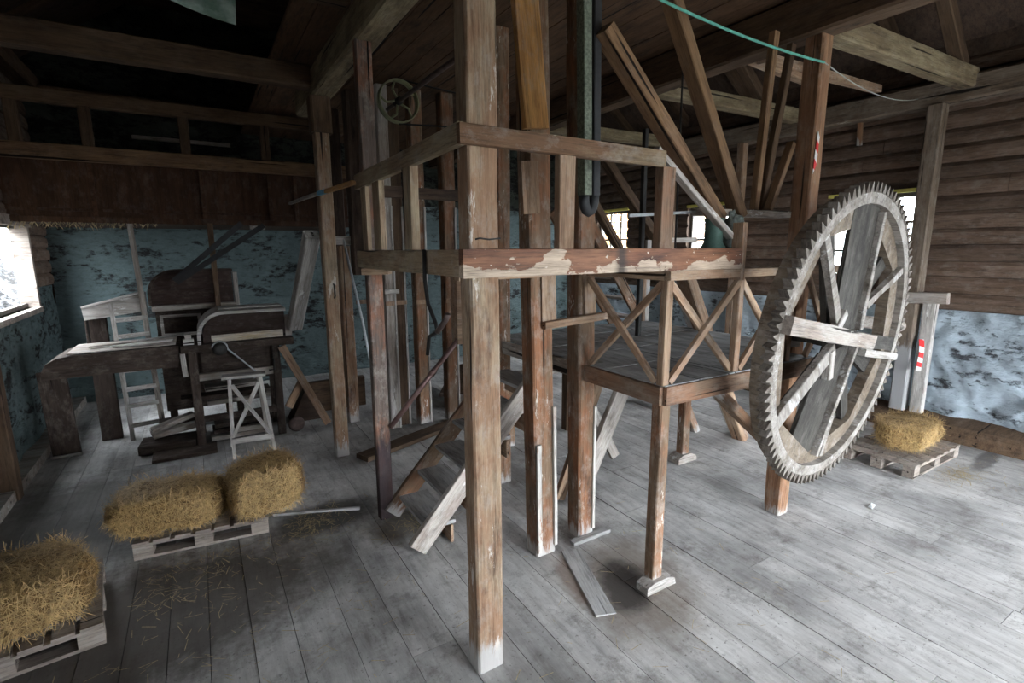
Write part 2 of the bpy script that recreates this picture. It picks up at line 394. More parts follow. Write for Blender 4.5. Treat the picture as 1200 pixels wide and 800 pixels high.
def clapboards(name, axis, c, sgn, a0, a1, z0, z1, holes, mat, parent, bh=.19):
    """horizontal boards; sgn = direction towards the room"""
    mb = MB(); z = z0; cols = []
    while z < z1 - .02:
        h = bh * R.uniform(.93, 1.07); zt = min(z + h, z1)
        segs = [(a0, a1)]
        for (h0, h1, y0, y1) in holes:
            if y0 < zt - .01 and y1 > z + .01:
                ns = []
                for (s0, s1) in segs:
                    if h0 > s0: ns.append((s0, min(h0, s1)))
                    if h1 < s1: ns.append((max(h1, s0), s1))
                segs = [q for q in ns if q[1] - q[0] > .02 and not (q[0] >= h0 and q[1] <= h1)]
        for (s0, s1) in segs:
            k = s0
            while k < s1:
                k1 = min(k + R.uniform(2.2, 4.5), s1)
                tb, tt = R.uniform(.045, .058), R.uniform(.004, .010)
                H_ = zt - z; prof = [(0, .0), (.012, .0), (tb * .8, .03), (tb, .4), (tb * .85, .75), (.014, .97), (0, 1.)]
                n_ = len(mb.v); m_ = len(prof)
                for aa in (k + .002, k1 - .002):
                    for (t_, f_) in prof: mb.v.append((c + sgn * t_, aa, z + f_ * H_) if axis == 'x' else (aa, c + sgn * t_, z + f_ * H_))
                for q_ in range(m_ - 1): mb.f.append((n_ + q_, n_ + q_ + 1, n_ + m_ + q_ + 1, n_ + m_ + q_))
                mb.f.append(tuple(n_ + q_ for q_ in range(m_))); mb.f.append(tuple(n_ + m_ + q_ for q_ in range(m_)))
                k = k1; cv = R.uniform(.65, 1.2); cols += [cv] * (2 * m_)
        z = zt
    o = build(mb, name, mat, parent); ca = o.data.color_attributes.new('plank', 'FLOAT_COLOR', 'POINT')
    for i, c_ in enumerate(cols): ca.data[i].color = (c_, c_, c_, 1)
    return o
def rough_sheet(name, axis, c, sgn, a0, a1, z0, z1, mat, parent, amp=.06, step=.05, holes=()):
    na, nz = int((a1 - a0) / step), int((z1 - z0) / step)
    mb = MB()
    for i in range(na + 1):
        for j in range(nz + 1):
            a = a0 + (a1 - a0) * i / na; z = z0 + (z1 - z0) * j / nz
            d = amp * (noise.noise(Vector((a * 1.7, z * 2.6, 3.1 + c))) + .6 * noise.noise(Vector((a * 5, z * 7, 9))) + .3 * noise.noise(Vector((a * 13, z * 15, 1)))) + amp
            p = c + sgn * max(.004, d)
            mb.v.append((p, a, z) if axis == 'x' else (a, p, z))
    for i in range(na):
        for j in range(nz):
            ca, cz = a0 + (a1 - a0) * (i + .5) / na, z0 + (z1 - z0) * (j + .5) / nz
            if any(h[0] < ca < h[1] and h[2] < cz < h[3] for h in holes): continue
            q = i * (nz + 1) + j; mb.f.append((q, q + nz + 1, q + nz + 2, q + 1))
    return build(mb, name, mat, parent, smooth=True)

W1 = (2.95, 3.98, 1.80, 2.88); W2 = (5.40, 6.42, 1.80, 2.92); W3 = (7.95, 8.88, 1.80, 2.98)
W0 = (.2, 1.2, 1.3, 2.6); W00 = (-3.2, -1.2, .9, 2.8)
HR = [W1, W2, W3, W0, W00]
M['wallwood'] = wood('brown_wall_boards', (.15, .095, .065), (.20, .135, .10), (.05, .032, .022), axis=1, grain=12, crack=False, flake=(.33, .27, .22), flake_at=.72, dust=.25)
board_tint(M['wallwood'])
wr = shell('wall_right', 'x', XR + .03, XR + .22, YF - .2, YB + .2, 0, 4.6, HR, M['dark']); tag(wr, kind='structure')
clapboards('wall_boards', 'x', XR + .03, -1, YF, YB, 1.47, 4.3, HR, M['wallwood'], wr)
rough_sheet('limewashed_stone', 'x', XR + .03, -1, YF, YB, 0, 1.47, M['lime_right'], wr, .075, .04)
WL = (6.45, 8.55, 1.52, 2.52); WLn = (-.7, .3, 1.5, 2.6)
HL = [WL, WLn]
wl = shell('wall_left', 'x', XL - .15, XL - .03, YF - .2, YB + .2, 0, 4.7, HL, M['dark']); tag(wl, kind='structure')
clapboards('wall_boards', 'x', XL - .03, 1, YF, YB, 1.75, 4.5, HL, M['wallwood'], wl, .17)
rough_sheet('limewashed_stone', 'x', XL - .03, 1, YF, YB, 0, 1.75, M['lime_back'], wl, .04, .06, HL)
wb = shell('wall_back', 'y', YB + .06, YB + .3, XL - .3, XR + .2, 0, 8.6, [], M['dark']); tag(wb, kind='structure')
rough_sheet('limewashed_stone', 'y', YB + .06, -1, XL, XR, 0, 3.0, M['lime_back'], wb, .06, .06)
M['bare_stone'] = plaster('bare_shade_darkened_stone', (.065, .075, .062), (.035, .04, .034), (.012, .012, .011), .5)  # bare upper stone, its colour darkened to stand in for shade up there
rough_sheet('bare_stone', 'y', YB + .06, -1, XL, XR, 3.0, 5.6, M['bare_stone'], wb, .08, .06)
wf = shell('wall_front', 'y', YF - .3, YF, XL - .3, XR + .2, 0, 8.6, [(1.9, 6.7, 0, 2.7)], M['dark']); tag(wf, kind='structure')
mb = MB(); mb.box(XL - .3, 1.8, -1.2, -1.0, 0, 8.2); mb.box(1.6, 1.8, YF, -1.2, 0, 8.2); build(mb, 'added_shade_partition', M['dark'], wf)  # unseen partition, added to keep light off the lower-left floor

# windows
def window(name, xc, hole, sgn, panes_y, panes_z, depth, frame_mat='frame', trim=None, parent=None, thick=.035):
    y0, y1, z0, z1 = hole
    mb = MB(); t = .05
    mb.box(xc - depth, xc + depth, y0, y0 + t, z0, z1); mb.box(xc - depth, xc + depth, y1 - t, y1, z0, z1)
    mb.box(xc - depth, xc + depth, y0 + t, y1 - t, z0, z0 + t); mb.box(xc - depth, xc + depth, y0 + t, y1 - t, z1 - t, z1)
    for i in range(1, panes_y):
        y = y0 + (y1 - y0) * i / panes_y; mb.box(xc - .018, xc + .018, y - thick / 2, y + thick / 2, z0 + t, z1 - t)
    for j in range(1, panes_z):
        z = z0 + (z1 - z0) * j / panes_z; mb.box(xc - .017, xc + .017, y0 + t, y1 - t, z - thick / 2, z + thick / 2)
    o = tag(build(mb, name, M[frame_mat]), kind='structure')
    g = MB(); g.box(xc - .003, xc + .003, y0 + t, y1 - t, z0 + t, z1 - t); build(g, 'pane', M['glass'], o)
    if trim:
        s = MB(); s.box(XR - .03, XR + .02, y0 - .02, y1 + .02, z1 - .005, z1 + .04); build(s, 'painted_trim', M[trim], o)
    return o
window('window_1', XR + .12, W1, 1, 4, 3, .05, trim='yellow')
window('window_2', XR + .12, W2, 1, 3, 2, .05, trim='yellow')
window('window_3', XR + .12, W3, 1, 3, 2, .05, trim='yellow')
window('window_4', XR + .12, W0, 1, 4, 4, .05)
window('window_5', XR + .12, W00, 1, 4, 4, .05)
window('window_6', XL - .11, WL, 1, 1, 1, .03)
window('window_7', XL - .11, WLn, 1, 3, 3, .03)
# pale reveal boards of the left window
t = MB(); t.box(XL - .14, XL + .03, WL[1] - .06, WL[1] + .02, WL[2] - .02, WL[3] + .02); t.box(XL - .14, XL + .05, WL[0], WL[1], WL[2] - .06, WL[2])
t.box(XL - .02, XL + .05, WL[0], WL[1] + .03, WL[3] - .03, WL[3] + .08)
tag(build(t, 'trim_1', M['pallet']), kind='structure')
# board shutters standing open outside the two far windows
for i, (w, yy) in enumerate(((W2, W2[1] + .04), (W3, W3[1] + .04))):
    sh = empty('window_shutter', (XR + .3, yy, w[2]), ['pale horizontal-board shutter standing open outside the window beside the right rail post',
        'pale horizontal-board shutter outside the farthest window on the right wall'][i], 'shutter')
    mb = MB(); z = w[2] - .1
    while z < w[3] + .1:
        mb.box(XR + .24, XR + 1.1, yy, yy + .025, z, z + .125); z += .14
    build(mb, 'boards', M['new' if i else 'tan'], sh)
    mb = MB(); mb.box(XR + .3, XR + .36, yy + .025, yy + .06, w[2] - .1, w[3] + .1); mb.box(XR + .95, XR + 1.01, yy + .025, yy + .06, w[2] - .1, w[3] + .1)
    build(mb, 'batten', M['tan'], sh)
# debris-strewn bank outside left window
def bank():
    mb = MB(); n = 40
    for i in range(n + 1):
        for j in range(n + 1):
            x = -2.6 - 3 * i / n; y = 5 + 9 * j / n
            mb.v.append((x, y, 1.0 + 4.2 * i / n + .35 * noise.noise(Vector((x * 2, y * 2, 0))) + .15 * noise.noise(Vector((x * 7, y * 7, 2)))))
    for i in range(n):
        for j in range(n): q = i * (n + 1) + j; mb.f.append((q, q + 1, q + n + 2, q + n + 1))
    return build(mb, 'stony_bank', plaster('snowy_stones', (.16, .16, .165), (.05, .045, .04), (.006, .005, .004), .50))
tag(bank(), 'pale stony bank seen outside the left window', 'bank')
member('outside_branch', (-2.3, 8.3, 1.5), (-2.2, 9.2, 2.7), .08, .06, 'dark', label='dark leaning pole outside the left window', cat='pole')

# plinth / curbs
mb = MB(); mb.prism([(XR - .42, 0), (XR - .40, .13), (XR - .33, .17), (XR + .02, .22), (XR + .02, 0)], YF, YB, 'y')
tag(build(mb, 'baseboard_right', M['old']), kind='structure')
mb = MB(); mb.box(XL, XL + .17, YF, YB, 0, .10); tag(build(mb, 'baseboard_left', M['grey']), kind='structure')

# roof, loft floor
def slab(name, pts, th, mat, parent=None):
    a = [Vector(p) for p in pts]; n = (a[1] - a[0]).cross(a[2] - a[0]).normalized() * th
    mb = MB(); mb.quadbox([*a, *[p + n for p in a]]); return build(mb, name, mat, parent)
ce = slab('ceiling', [(XL - .4, YF - .3, 4.35), (2.9, YF - .3, 8.2), (2.9, YB + .3, 8.2), (XL - .4, YB + .3, 4.35)], .06, M['dark']); tag(ce, kind='structure')
slab('roof_slope', [(2.9, YF - .3, 8.2), (XR + .4, YF - .3, 4.2), (XR + .4, YB + .3, 4.2), (2.9, YB + .3, 8.2)], .06, M['dark'], ce)
mb = MB(); x = .78; M['loftboards'] = wood('loft_floor_boards', (.065, .034, .018), (.095, .052, .028), (.025, .015, .01), axis=1, grain=9, dust=.03)
while x < 4.2:
    w = R.uniform(.18, .26); dz = R.uniform(0, .008); mb.box(x, x + w - .006, YF, YB, 4.0 + dz, 4.035 + dz); x += w
build(mb, 'loft_boards', M['loftboards'], ce)
for i, y in enumerate((-2.5, -1.2, .1, 1.4, 3.3, 5.35, 6.6, 7.9)):
    if y > 2:
        member('rafter', (XR + .1, y, 4.36), (4.3, y, 6.9), .10, .13, 'old', ce)
    member('rafter', (XL, y + .4, 4.68), (2.3, y + .4, 7.6), .10, .13, 'old', ce)

# ------------------------------------------------------------------ big timbers
def post(x, y, z0, z1, w, d, mat, label, group=None, dx=0, dy=0, name='timber_post'):
    return member(name, (x, y, z0), (x + dx, y + dy, z1), w, d, mat, label=label, cat='post', group=group)
post(1.136, 2.147, 0, 4.0, .152, .114, 'post', 'tall cracked square post in the foreground, pale at its foot', dx=-.015)
post(1.155, 3.945, 0, 4.0, .112, .09, 'burnt', 'post with blackened foot beside the bottom of the short staircase')
pl = post(1.16, 5.50, 0, 3.60, .135, .13, 'post', 'grey-brown post under the end of the bleached overhead beam, left of the frame')
member('capital', (1.16, 5.50, 3.32), (1.16, 5.50, 3.65), .19, .19, 'old', pl)
rod('iron_hook', [(1.17, 5.42, 1.86), (1.17, 5.39, 1.85), (1.17, 5.38, 1.74), (1.17, 5.41, 1.72)], .009, 'rod', pl)
A = post(1.99, 2.87, 0, 4.0, .17, .15, 'red', 'thick red-brown post with white strips, left of the pair beside the foreground post', dx=-.11)
member('batten', (1.922, 2.785, .04), (1.905, 2.785, .86), .034, .02, 'batten', A)['label'] = 'white painted strip'
member('batten', (2.062, 2.785, .06), (2.035, 2.785, 1.12), .026, .02, 'batten', A)['label'] = 'white painted strip'
mb = MB(); mb.box(1.893, 1.9, 2.80, 2.93, .80, 1.04); mb.box(1.888, 1.9, 2.82, 2.84, .8, 1.06)
build(mb, 'notch_frame', M['batten'], A)
member('face_board', (1.985, 2.787, 1.72), (1.975, 2.787, 2.05), .11, .018, 'tan', A)
B = post(2.388, 2.90, 0, 4.0, .145, .155, 'red', 'red-brown post with one white edge, right of the pair, against the platform', dx=-.09)
member('batten', (2.44, 2.815, .06), (2.435, 2.815, 1.05), .018, .02, 'batten', B)['label'] = 'white painted strip'
member('face_board', (2.365, 2.815, 1.72), (2.34, 2.815, 2.05), .10, .018, 'tan', B)
member('rung_board', (1.93, 2.765, 1.70), (2.47, 2.765, 1.73), .05, .045, 'tan', label='short horizontal bar nailed across the pair of red-brown posts', cat='bar', up=(0, 1, 0))
post(2.335, 4.02, 0, 4.0, .125, .12, 'red', 'dark brown post just right of the foreground post, behind the staircase')
wp = post(4.01, 2.29, 0, 3.70, .135, .14, 'roofpost', 'post behind the toothed wheel carrying the overhead beam')
# barrier tape pieces
mb = MB(); mb.prism([(0, 0), (.035, .06), (.045, .26), (.02, .30), (.005, .15)], -.004, .0, 'y')
tp = build(mb, 'barrier_tape', M['stripes']); tp.location = (3.952, 2.214, 2.74); tag(tp, 'faded red and white tape scrap stuck on the post above the wheel', 'tape')
mb = MB(); pts = [(0 + .03 * math.sin(i * .5), -.002 * i, .38 - .38 * i / 8) for i in range(9)]
for i in range(8):
    a, b = pts[i], pts[i + 1]; mb.quadbox([(a[0], a[1], a[2]), (a[0] + .055, a[1] - .03, a[2]), (b[0] + .055, b[1] - .03, b[2]), (b[0], b[1], b[2]), (a[0] + .002, a[1] + .004, a[2]), (a[0] + .057, a[1] - .026, a[2]), (b[0] + .057, b[1] - .026, b[2]), (b[0] + .002, b[1] + .004, b[2])])
tp = build(mb, 'barrier_tape', M['stripes']); tp.location = (7.29, 2.62, .74); tag(tp, 'bright red and white striped tape on the pale wall post near the straw bale', 'tape')
# overhead beams
member('roof_beam', (1.19, -3.5, 3.78), (1.19, 6.35, 3.78), .20, .25, 'olive', label='bleached overhead beam ending above the grey-brown post at the left', cat='beam')
member('roof_beam', (4.0, -3.5, 3.85), (4.0, 9.4, 3.85), .20, .29, 'old', label='long dark overhead beam resting on the post behind the wheel', cat='beam')
member('roof_beam', (XL, 5.48, 3.81), (1.08, 5.48, 3.81), .16, .20, 'old', label='dark cross beam high at the left, ending against the bleached beam', cat='beam')
member('roof_beam', (XL, 4.02, 3.98), (1.08, 4.02, 3.98), .16, .16, 'old', label='dark cross beam at the very top left, nearest the camera', cat='beam')
member('tie_beam', (4.11, 2.55, 3.97), (7.45, 2.55, 4.02), .17, .20, 'olive', label='pale grey tie beam running from the long beam to the right wall', cat='beam')
member('tie_beam', (4.11, 4.45, 3.98), (7.45, 4.45, 4.02), .17, .17, 'olive', label='pale tie beam beyond the leaning braces, second from the camera', cat='beam')
member('tie_beam', (4.11, 6.6, 3.98), (7.45, 6.6, 4.02), .17, .17, 'olive', label='farthest tie beam towards the back wall', cat='beam')
member('wall_plate', (7.50, YF, 3.93), (7.50, YB, 3.93), .22, .26, 'wallpost', label='heavy grey wall plate along the top of the right wall', cat='beam')
member('wall_plate', (XL + .1, YF, 4.35), (XL + .1, YB, 4.35), .2, .2, 'old', label='dark wall plate along the top of the left wall', cat='beam')
member('roof_strut', (7.2, 2.56, 4.12), (6.3, 2.56, 4.95), .13, .13, 'old', label='dark strut rising from the pale grey tie beam end', cat='brace')
member('roof_strut', (7.1, 3.3, 4.05), (4.25, 2.9, 3.78), .09, .08, 'tan', label='thin tan pole crossing under the roof behind the wheel post', cat='pole')
member('roof_strut', (6.6, 4.45, 4.12), (5.6, 4.45, 4.9), .12, .12, 'old', label='dark strut rising from the second tie beam', cat='brace')
member('roof_strut', (4.2, 3.0, 3.80), (5.1, 3.0, 3.76), .07, .07, 'tan', label='short tan stick jutting from the long dark beam', cat='stick')
member('wall_cleat', (7.57, 3.66, 3.52), (7.57, 3.68, 3.86), .06, .05, 'roofpost', label='short upright cleat high on the boarded right wall', cat='cleat')
fp = post(7.42, 2.79, .20, 3.80, .16, .16, 'wallpost', 'grey wall post right of the window, up to the wall plate')
post(7.43, 2.60, .20, 1.55, .09, .13, 'dusty', 'short whitewashed post beside the grey wall post, above the straw bale')
member('timber_block', (7.36, 2.42, 1.62), (7.36, 2.88, 1.60), .09, .13, 'grey', label='horizontal block nailed across the grey wall post under the window', cat='block')
rod('log', [(7.46, 2.83, 1.24), (7.2, 2.9, 1.27), (6.75, 3.05, 1.33)], .075, 'grey', label='short round log sticking out from the grey wall post', cat='log', k=14)
post(7.43, 6.62, .2, 3.8, .12, .15, 'old', 'wall post between the two far windows of the right wall')
post(7.43, 5.28, .2, 3.8, .12, .12, 'tan', 'brown wall post near the green tin, beside the middle window')

# ------------------------------------------------------------------ box frame around the hoist
fb = member('front_beam', (.995, 2.066, 2.138), (2.945, 2.066, 2.138), .045, .128, 'frontbeam', label='thick stained front beam at eye height with pale flaked patches', cat='beam', up=(0, 0, 1))
rod('wire_tie', [(1.08, 2.09, 2.245), (1.1, 2.085, 2.25), (1.15, 2.09, 2.245), (1.21, 2.09, 2.25)], .004, 'rod', label='rusty wire wrapped round the foreground post', cat='wire', k=6)
member('side_beam', (1.025, 2.09, 2.136), (1.025, 3.80, 2.136), .05, .122, 'beam', label='pale side beam at eye height running back to the left', cat='beam')
member('front_rail', (.995, 2.066, 2.685), (2.23, 2.066, 2.68), .035, .085, 'rail', label='upper front rail with flaking bark-like surface, from the foreground post to the right', cat='rail')
member('side_rail', (1.02, 2.09, 2.69), (1.02, 3.78, 2.665), .035, .095, 'beam', label='upper side rail running back from the foreground post', cat='rail')
def baluster(x, y, w, d, lab, mat='tan', z0=2.2, z1=2.64):
    member('baluster', (x, y, z0), (x, y, z1), w, d, mat, label=lab, cat='baluster')
baluster(1.028, 3.62, .03, .12, 'thin upright at the far left end between the side rail and side beam', 'beam')
baluster(1.028, 3.32, .04, .13, 'middle upright between the side rail and side beam', 'beam')
baluster(1.028, 2.75, .045, .13, 'nearest upright between the side rail and side beam', 'beam')
baluster(1.565, 2.075, .095, .05, 'wide tan upright between front rail and front beam, in front of the thick post')
baluster(2.265, 2.08, .10, .06, 'brown upright below the right end of the upper front rail', 'redplain')
member('crossbar', (1.21, 3.99, 2.64), (2.28, 3.99, 2.64), .05, .085, 'dark', label='dark crossbar at the back of the box frame', cat='bar')
member('crossbar', (1.05, 3.84, 2.04), (1.21, 3.72, 2.05), .09, .05, 'tan', label='small tan block under the far end of the side beam', cat='block')
member('crossbar', (1.22, 2.6, 2.05), (1.8, 2.6, 2.05), .08, .04, 'tan', label='tan board end under the side beam left of the foreground post', cat='block')
member('shelf_board', (2.52, 2.2, 2.17), (3.12, 2.2, 2.17), .20, .03, 'old', label='narrow shelf board behind the right end of the front beam', cat='board')
member('end_post', (2.965, 2.085, 2.0), (2.965, 2.085, 2.36), .045, .08, 'tan', label='stubby upright at the right end of the front beam', cat='post')
# lath with blue tape
lath = empty('marked_lath', (.985, 3.78, 2.65), 'thin lath with blue tape sticking out left from the side rail', 'lath')
member('orange_section', (.975, 3.70, 2.655), (.972, 4.55, 2.68), .03, .03, 'new', lath)
member('tape_band', (.972, 4.55, 2.68), (.971, 4.85, 2.69), .034, .034, 'blue', lath, jit=0)
member('grey_section', (.971, 4.85, 2.69), (.965, 6.4, 2.72), .03, .028, 'grey', lath)
# slanted board from upper rail down to the end post
member('slanted_batten', (2.235, 2.13, 2.74), (2.955, 2.14, 2.27), .05, .035, 'grey', label='worn grey batten slanting down to the right end of the front beam', cat='batten')
# planks on post A
member('nailed_plank', (1.86, 2.768, 2.93), (1.74, 2.768, 3.98), .17, .05, 'new', label='bright yellow-orange plank on the upper part of the thick post', cat='plank')
member('nailed_plank', (1.83, 2.773, 2.42), (1.805, 2.773, 2.735), .125, .04, 'tan', label='short pale plank offcut nailed below the bright plank', cat='plank')
# leather belts hanging
hb = empty('hanging_belt', (1.94, 2.35, 3.99), 'wide looped belt hanging behind the front rail with its U bend above the front beam', 'belt')
mb = MB()
def strap(mb, path, w, th):
    for (a, b) in zip(path[:-1], path[1:]): 
        mb.beam(a, b, w, th, up=(0, 1, 0), ch=.001)
mb = MB(); mb.beam((1.87, 2.35, 4.0), (1.915, 2.35, 2.50), .055, .07, up=(0, 1, 0)); build(mb, 'rising_run', M['belt'], hb)['label'] = 'mottled grey-green run'
mb = MB(); mb.beam((1.955, 2.36, 4.0), (1.985, 2.36, 2.50), .05, .07, up=(0, 1, 0)); build(mb, 'falling_run', M['blackbelt'], hb)['label'] = 'black run'
mb = MB(); pts = [(1.95 + .045 * math.cos(a), 2.355, 2.50 + .10 * math.sin(a)) for a in [PI + PI * i / 8 for i in range(9)]]
mb.tube([(1.9125, 2.355, 2.50)] + [(1.95 - .038 * math.cos(PI * i / 8), 2.355, 2.50 - .09 * math.sin(PI * i / 8)) for i in range(9)], .03, 10); build(mb, 'bend', M['blackbelt'], hb, smooth=True)

# strap and hook below side beam
st = rod('leather_strap', [(.985, 2.47, 2.20), (.98, 2.46, 2.05), (.985, 2.44, 1.93), (.99, 2.36, 1.84), (.985, 2.33, 1.80), (.985, 2.44, 1.76), (.985, 2.47, 1.66)], .010, 'rod', label='dark twisted strap with a hook hanging from the side beam', cat='strap')
rod('hook', [(.985, 2.33, 1.80), (.985, 2.27, 1.84), (.985, 2.22, 1.875), (.985, 2.20, 1.90)], .014, 'metal', st)

# pen of upper braces towards wheel post
g2 = 'slender struts fanning up to the roof'
member('leaning_brace', (3.30, 2.34, 2.42), (2.30, 2.34, 4.0), .10, .08, 'roofbrace', label='thick leaning brace rising left to the ceiling in front of the right wall', cat='brace')
member('leaning_brace', (3.02, 2.30, 2.40), (1.98, 2.30, 3.36), .11, .08, 'roofbrace', label='leaning brace starting beside the hanging belt', cat='brace')
member('leaning_brace', (3.56, 2.4, 2.48), (3.64, 2.4, 3.70), .055, .05, 'roofbrace', label='thin nearly upright strut left of the wheel post', cat='brace')
member('leaning_brace', (3.70, 2.44, 2.48), (3.92, 2.44, 3.68), .055, .05, 'old', label='thin dark strut leaning towards the top of the wheel post', cat='brace')
member('leaning_brace', (3.70, 2.38, 2.48), (3.93, 2.38, 2.98), .055, .05, 'roofbrace', label='short light strut meeting the wheel post halfway up', cat='brace')
member('strut_board', (2.95, 2.40, 2.445), (3.94, 2.40, 2.455), .12, .05, 'grey', label='horizontal board where the leaning struts meet', cat='board')
rod('iron_rod', [(3.40, 3.0, 3.98), (3.42, 3.0, 2.2)], .008, 'rod', label='thin black iron rod hanging left of the wheel post', cat='rod')
member('iron_rod', (2.52, 2.62, 2.42), (2.98, 2.42, 2.45), .025, .02, 'greyrod', label='slim grey rod reaching the struts from the left', cat='rod')
member('iron_pole', (3.03, 3.0, 1.5), (3.03, 3.0, 3.1), .035, .035, 'rod', label='black iron pole behind the upper front rail', cat='pole')
rod('iron_rod', [(2.40, 2.9, 3.45), (2.42, 2.9, 3.10), (2.42, 2.9, 2.75)], .007, 'rod', label='thin rod with eye hanging beside the hanging belt', cat='rod')
member('far_brace', (4.95, 4.5, 2.16), (3.70, 4.5, 3.40), .12, .10, 'old', label='curved dark brace seen between the belt and the right upright', cat='brace')
member('far_brace', (5.3, 5.6, 2.1), (4.1, 5.6, 3.6), .12, .10, 'old', label='dark brace farther back under the long beam', cat='brace')
post(4.0, 5.8, 0, 3.7, .14, .14, 'old', 'dark post under the long beam, farther back than the platform')
member('far_shelf', (4.85, 4.6, 2.30), (5.6, 4.6, 2.31), .1, .06, 'grey', label='short grey shelf board behind the rail near the windows', cat='board')

# green tin + sack
mb = MB(); 
def lathe(mb, c, prof, k=20):
    n = len(mb.v)
    for (r, z) in prof:
        for j in range(k): a = 2 * PI * j / k; mb.v.append((c[0] + r * math.cos(a), c[1] + r * math.sin(a), c[2] + z))
    for i in range(len(prof) - 1):
        for j in range(k):
            q = n + i * k; mb.f.append((q + j, q + (j + 1) % k, q + k + (j + 1) % k, q + k + j))
    mb.f.append(tuple(n + j for j in reversed(range(k)))); mb.f.append(tuple(n + (len(prof) - 1) * k + j for j in range(k)))
lathe(mb, (0, 0, 0), [(.075, 0), (.078, .02), (.058, .05), (.055, .15), (.06, .19), (.062, .20), (.03, .21)])
tin = build(mb, 'green_canister', M['green'], smooth=True); tin.location = (2.86, 2.2, 2.187); tag(tin, 'dark green metal canister standing behind the right end of the front beam', 'canister')
def blob(name, c, r, mat, amp=.25, seed=0, k=24):
    mb = MB()
    for i in range(k + 1):
        for j in range(k):
            th, ph = PI * i / k, 2 * PI * j / k
            d = Vector((math.sin(th) * math.cos(ph), math.sin(th) * math.sin(ph), math.cos(th)))
            q = 1 + amp * noise.noise(d * 2.2 + Vector((seed, 0, 0))) + amp * .5 * noise.noise(d * 6 + Vector((0, seed, 0)))
            mb.v.append((d.x * r[0] * q, d.y * r[1] * q, max(d.z * r[2] * q, -r[2] * .8)))
    for i in range(k):
        for j in range(k): a = i * k; mb.f.append((a + j, a + k + j, a + k + (j + 1) % k, a + (j + 1) % k))
    o = build(mb, name, mat, smooth=True); o.location = c; return o
tag(blob('cloth_bundle', (3.08, 2.21, 2.29), (.075, .06, .135), M['sack'], .35, 2), 'crumpled grey-green cloth bundle at the right end of the front beam', 'cloth')

# ropes
rod('green_rope', bez((1.7, 2.2, 3.60), (3.95, 2.205, 3.50), .05), .008, 'rope', label='green rope stretched under the ceiling to the wheel post', cat='rope')
rod('thin_wire', bez((3.96, 2.205, 3.50), (7.44, 3.0, 3.92), .10), .004, 'wire', label='thin wire from the wheel post to the right wall', cat='wire')

# ------------------------------------------------------------------ platform with cross braced railing
P = empty('platform', (2.36, 2.1, 0), 'raised plank platform with crossed-brace railing behind the toothed wheel', 'platform')
mb = MB(); y = 2.07; 
while y < 4.25:
    w = R.uniform(.15, .2); y1 = min(y + w, 4.25); dz = R.uniform(-.003, .003)
    if y1 > 2.8 and y < 3.0: mb.box(2.475, 4.35, y, y1 - .004, 1.355 + dz, 1.385 + dz)
    elif y1 > 3.93 and y < 4.1: mb.box(2.42, 4.35, y, y1 - .004, 1.355 + dz, 1.385 + dz)
    elif y1 > 2.2 and y < 2.38: mb.box(2.335, 3.93, y, y1 - .004, 1.355 + dz, 1.385 + dz)
    else: mb.box(2.335, 4.35, y, y1 - .004, 1.355 + dz, 1.385 + dz)
    y = y1
build(mb, 'deck', M['deck'], P)
member('fascia', (2.33, 2.065, 1.322), (4.35, 2.065, 1.322), .03, .115, 'redplain', P)
member('fascia', (2.318, 2.08, 1.322), (2.318, 2.80, 1.322), .03, .115, 'redplain', P)
member('fascia', (2.318, 3.0, 1.322), (2.318, 4.2, 1.322), .03, .115, 'grey', P)
member('joist', (3.2, 2.09, 1.29), (3.2, 4.2, 1.29), .07, .11, 'old', P); member('joist', (4.2, 2.4, 1.29), (4.2, 4.2, 1.29), .07, .11, 'old', P)
member('leg', (2.39, 2.145, .0), (2.365, 2.12, 1.265), .085, .08, 'red', P)
mb = MB(); mb.prism([(2.27, 0), (2.27, .05), (2.33, .07), (2.45, .07), (2.52, .045), (2.53, 0)], 2.07, 2.17, 'y'); build(mb, 'foot_block', M['dusty'], P)
member('leg', (4.18, 3.43, 0), (4.18, 3.43, 1.24), .10, .09, 'red', P)
mb = MB(); mb.prism([(4.05, 0), (4.05, .06), (4.12, .09), (4.24, .09), (4.32, .05), (4.33, 0)], 3.36, 3.5, 'y'); build(mb, 'foot_block', M['grey'], P)
# railing
ZT, ZB = 2.05, 1.385
member('top_rail', (2.31, 2.067, 2.045), (4.35, 2.067, 2.045), .04, .055, 'tan', P)
member('top_rail', (2.335, 2.10, 2.045), (2.335, 2.82, 2.045), .04, .055, 'tan', P)
member('railing_post', (2.35, 2.105, ZB), (2.35, 2.105, 2.02), .055, .055, 'tan', P)
for x in (3.02, 3.62, 4.28): member('railing_post', (x, 2.10, ZB), (x, 2.10, 2.02), .05, .045, 'tan', P)
for (xa, xb) in ((2.38, 3.0), (3.05, 3.6), (3.85, 4.26)):
    member('cross_brace', (xa, 2.115, 2.0), (xb, 2.115, 1.40), .045, .028, 'tan', P, up=(0, 1, 0))
    member('cross_brace', (xb, 2.085, 2.0), (xa, 2.085, 1.40), .045, .028, 'tan', P, up=(0, 1, 0))
member('cross_brace', (2.355, 2.14, 2.0), (2.355, 2.78, 1.40), .045, .028, 'tan', P, up=(1, 0, 0))
member('cross_brace', (2.325, 2.78, 2.0), (2.325, 2.14, 1.40), .045, .028, 'tan', P, up=(1, 0, 0))
member('railing_post', (4.3, 4.2, ZB), (4.3, 4.2, 2.02), .05, .05, 'tan', P)
member('diagonal_brace', (2.92, 2.16, 1.26), (3.93, 2.24, .52), .075, .07, 'red', P)
member('under_brace', (3.03, 3.05, 1.24), (2.62, 3.25, .02), .15, .05, 'grey', P, up=(0, 1, 0))
member('under_brace', (2.90, 3.25, 1.24), (2.55, 3.40, .02), .10, .05, 'tan', P, up=(0, 1, 0))
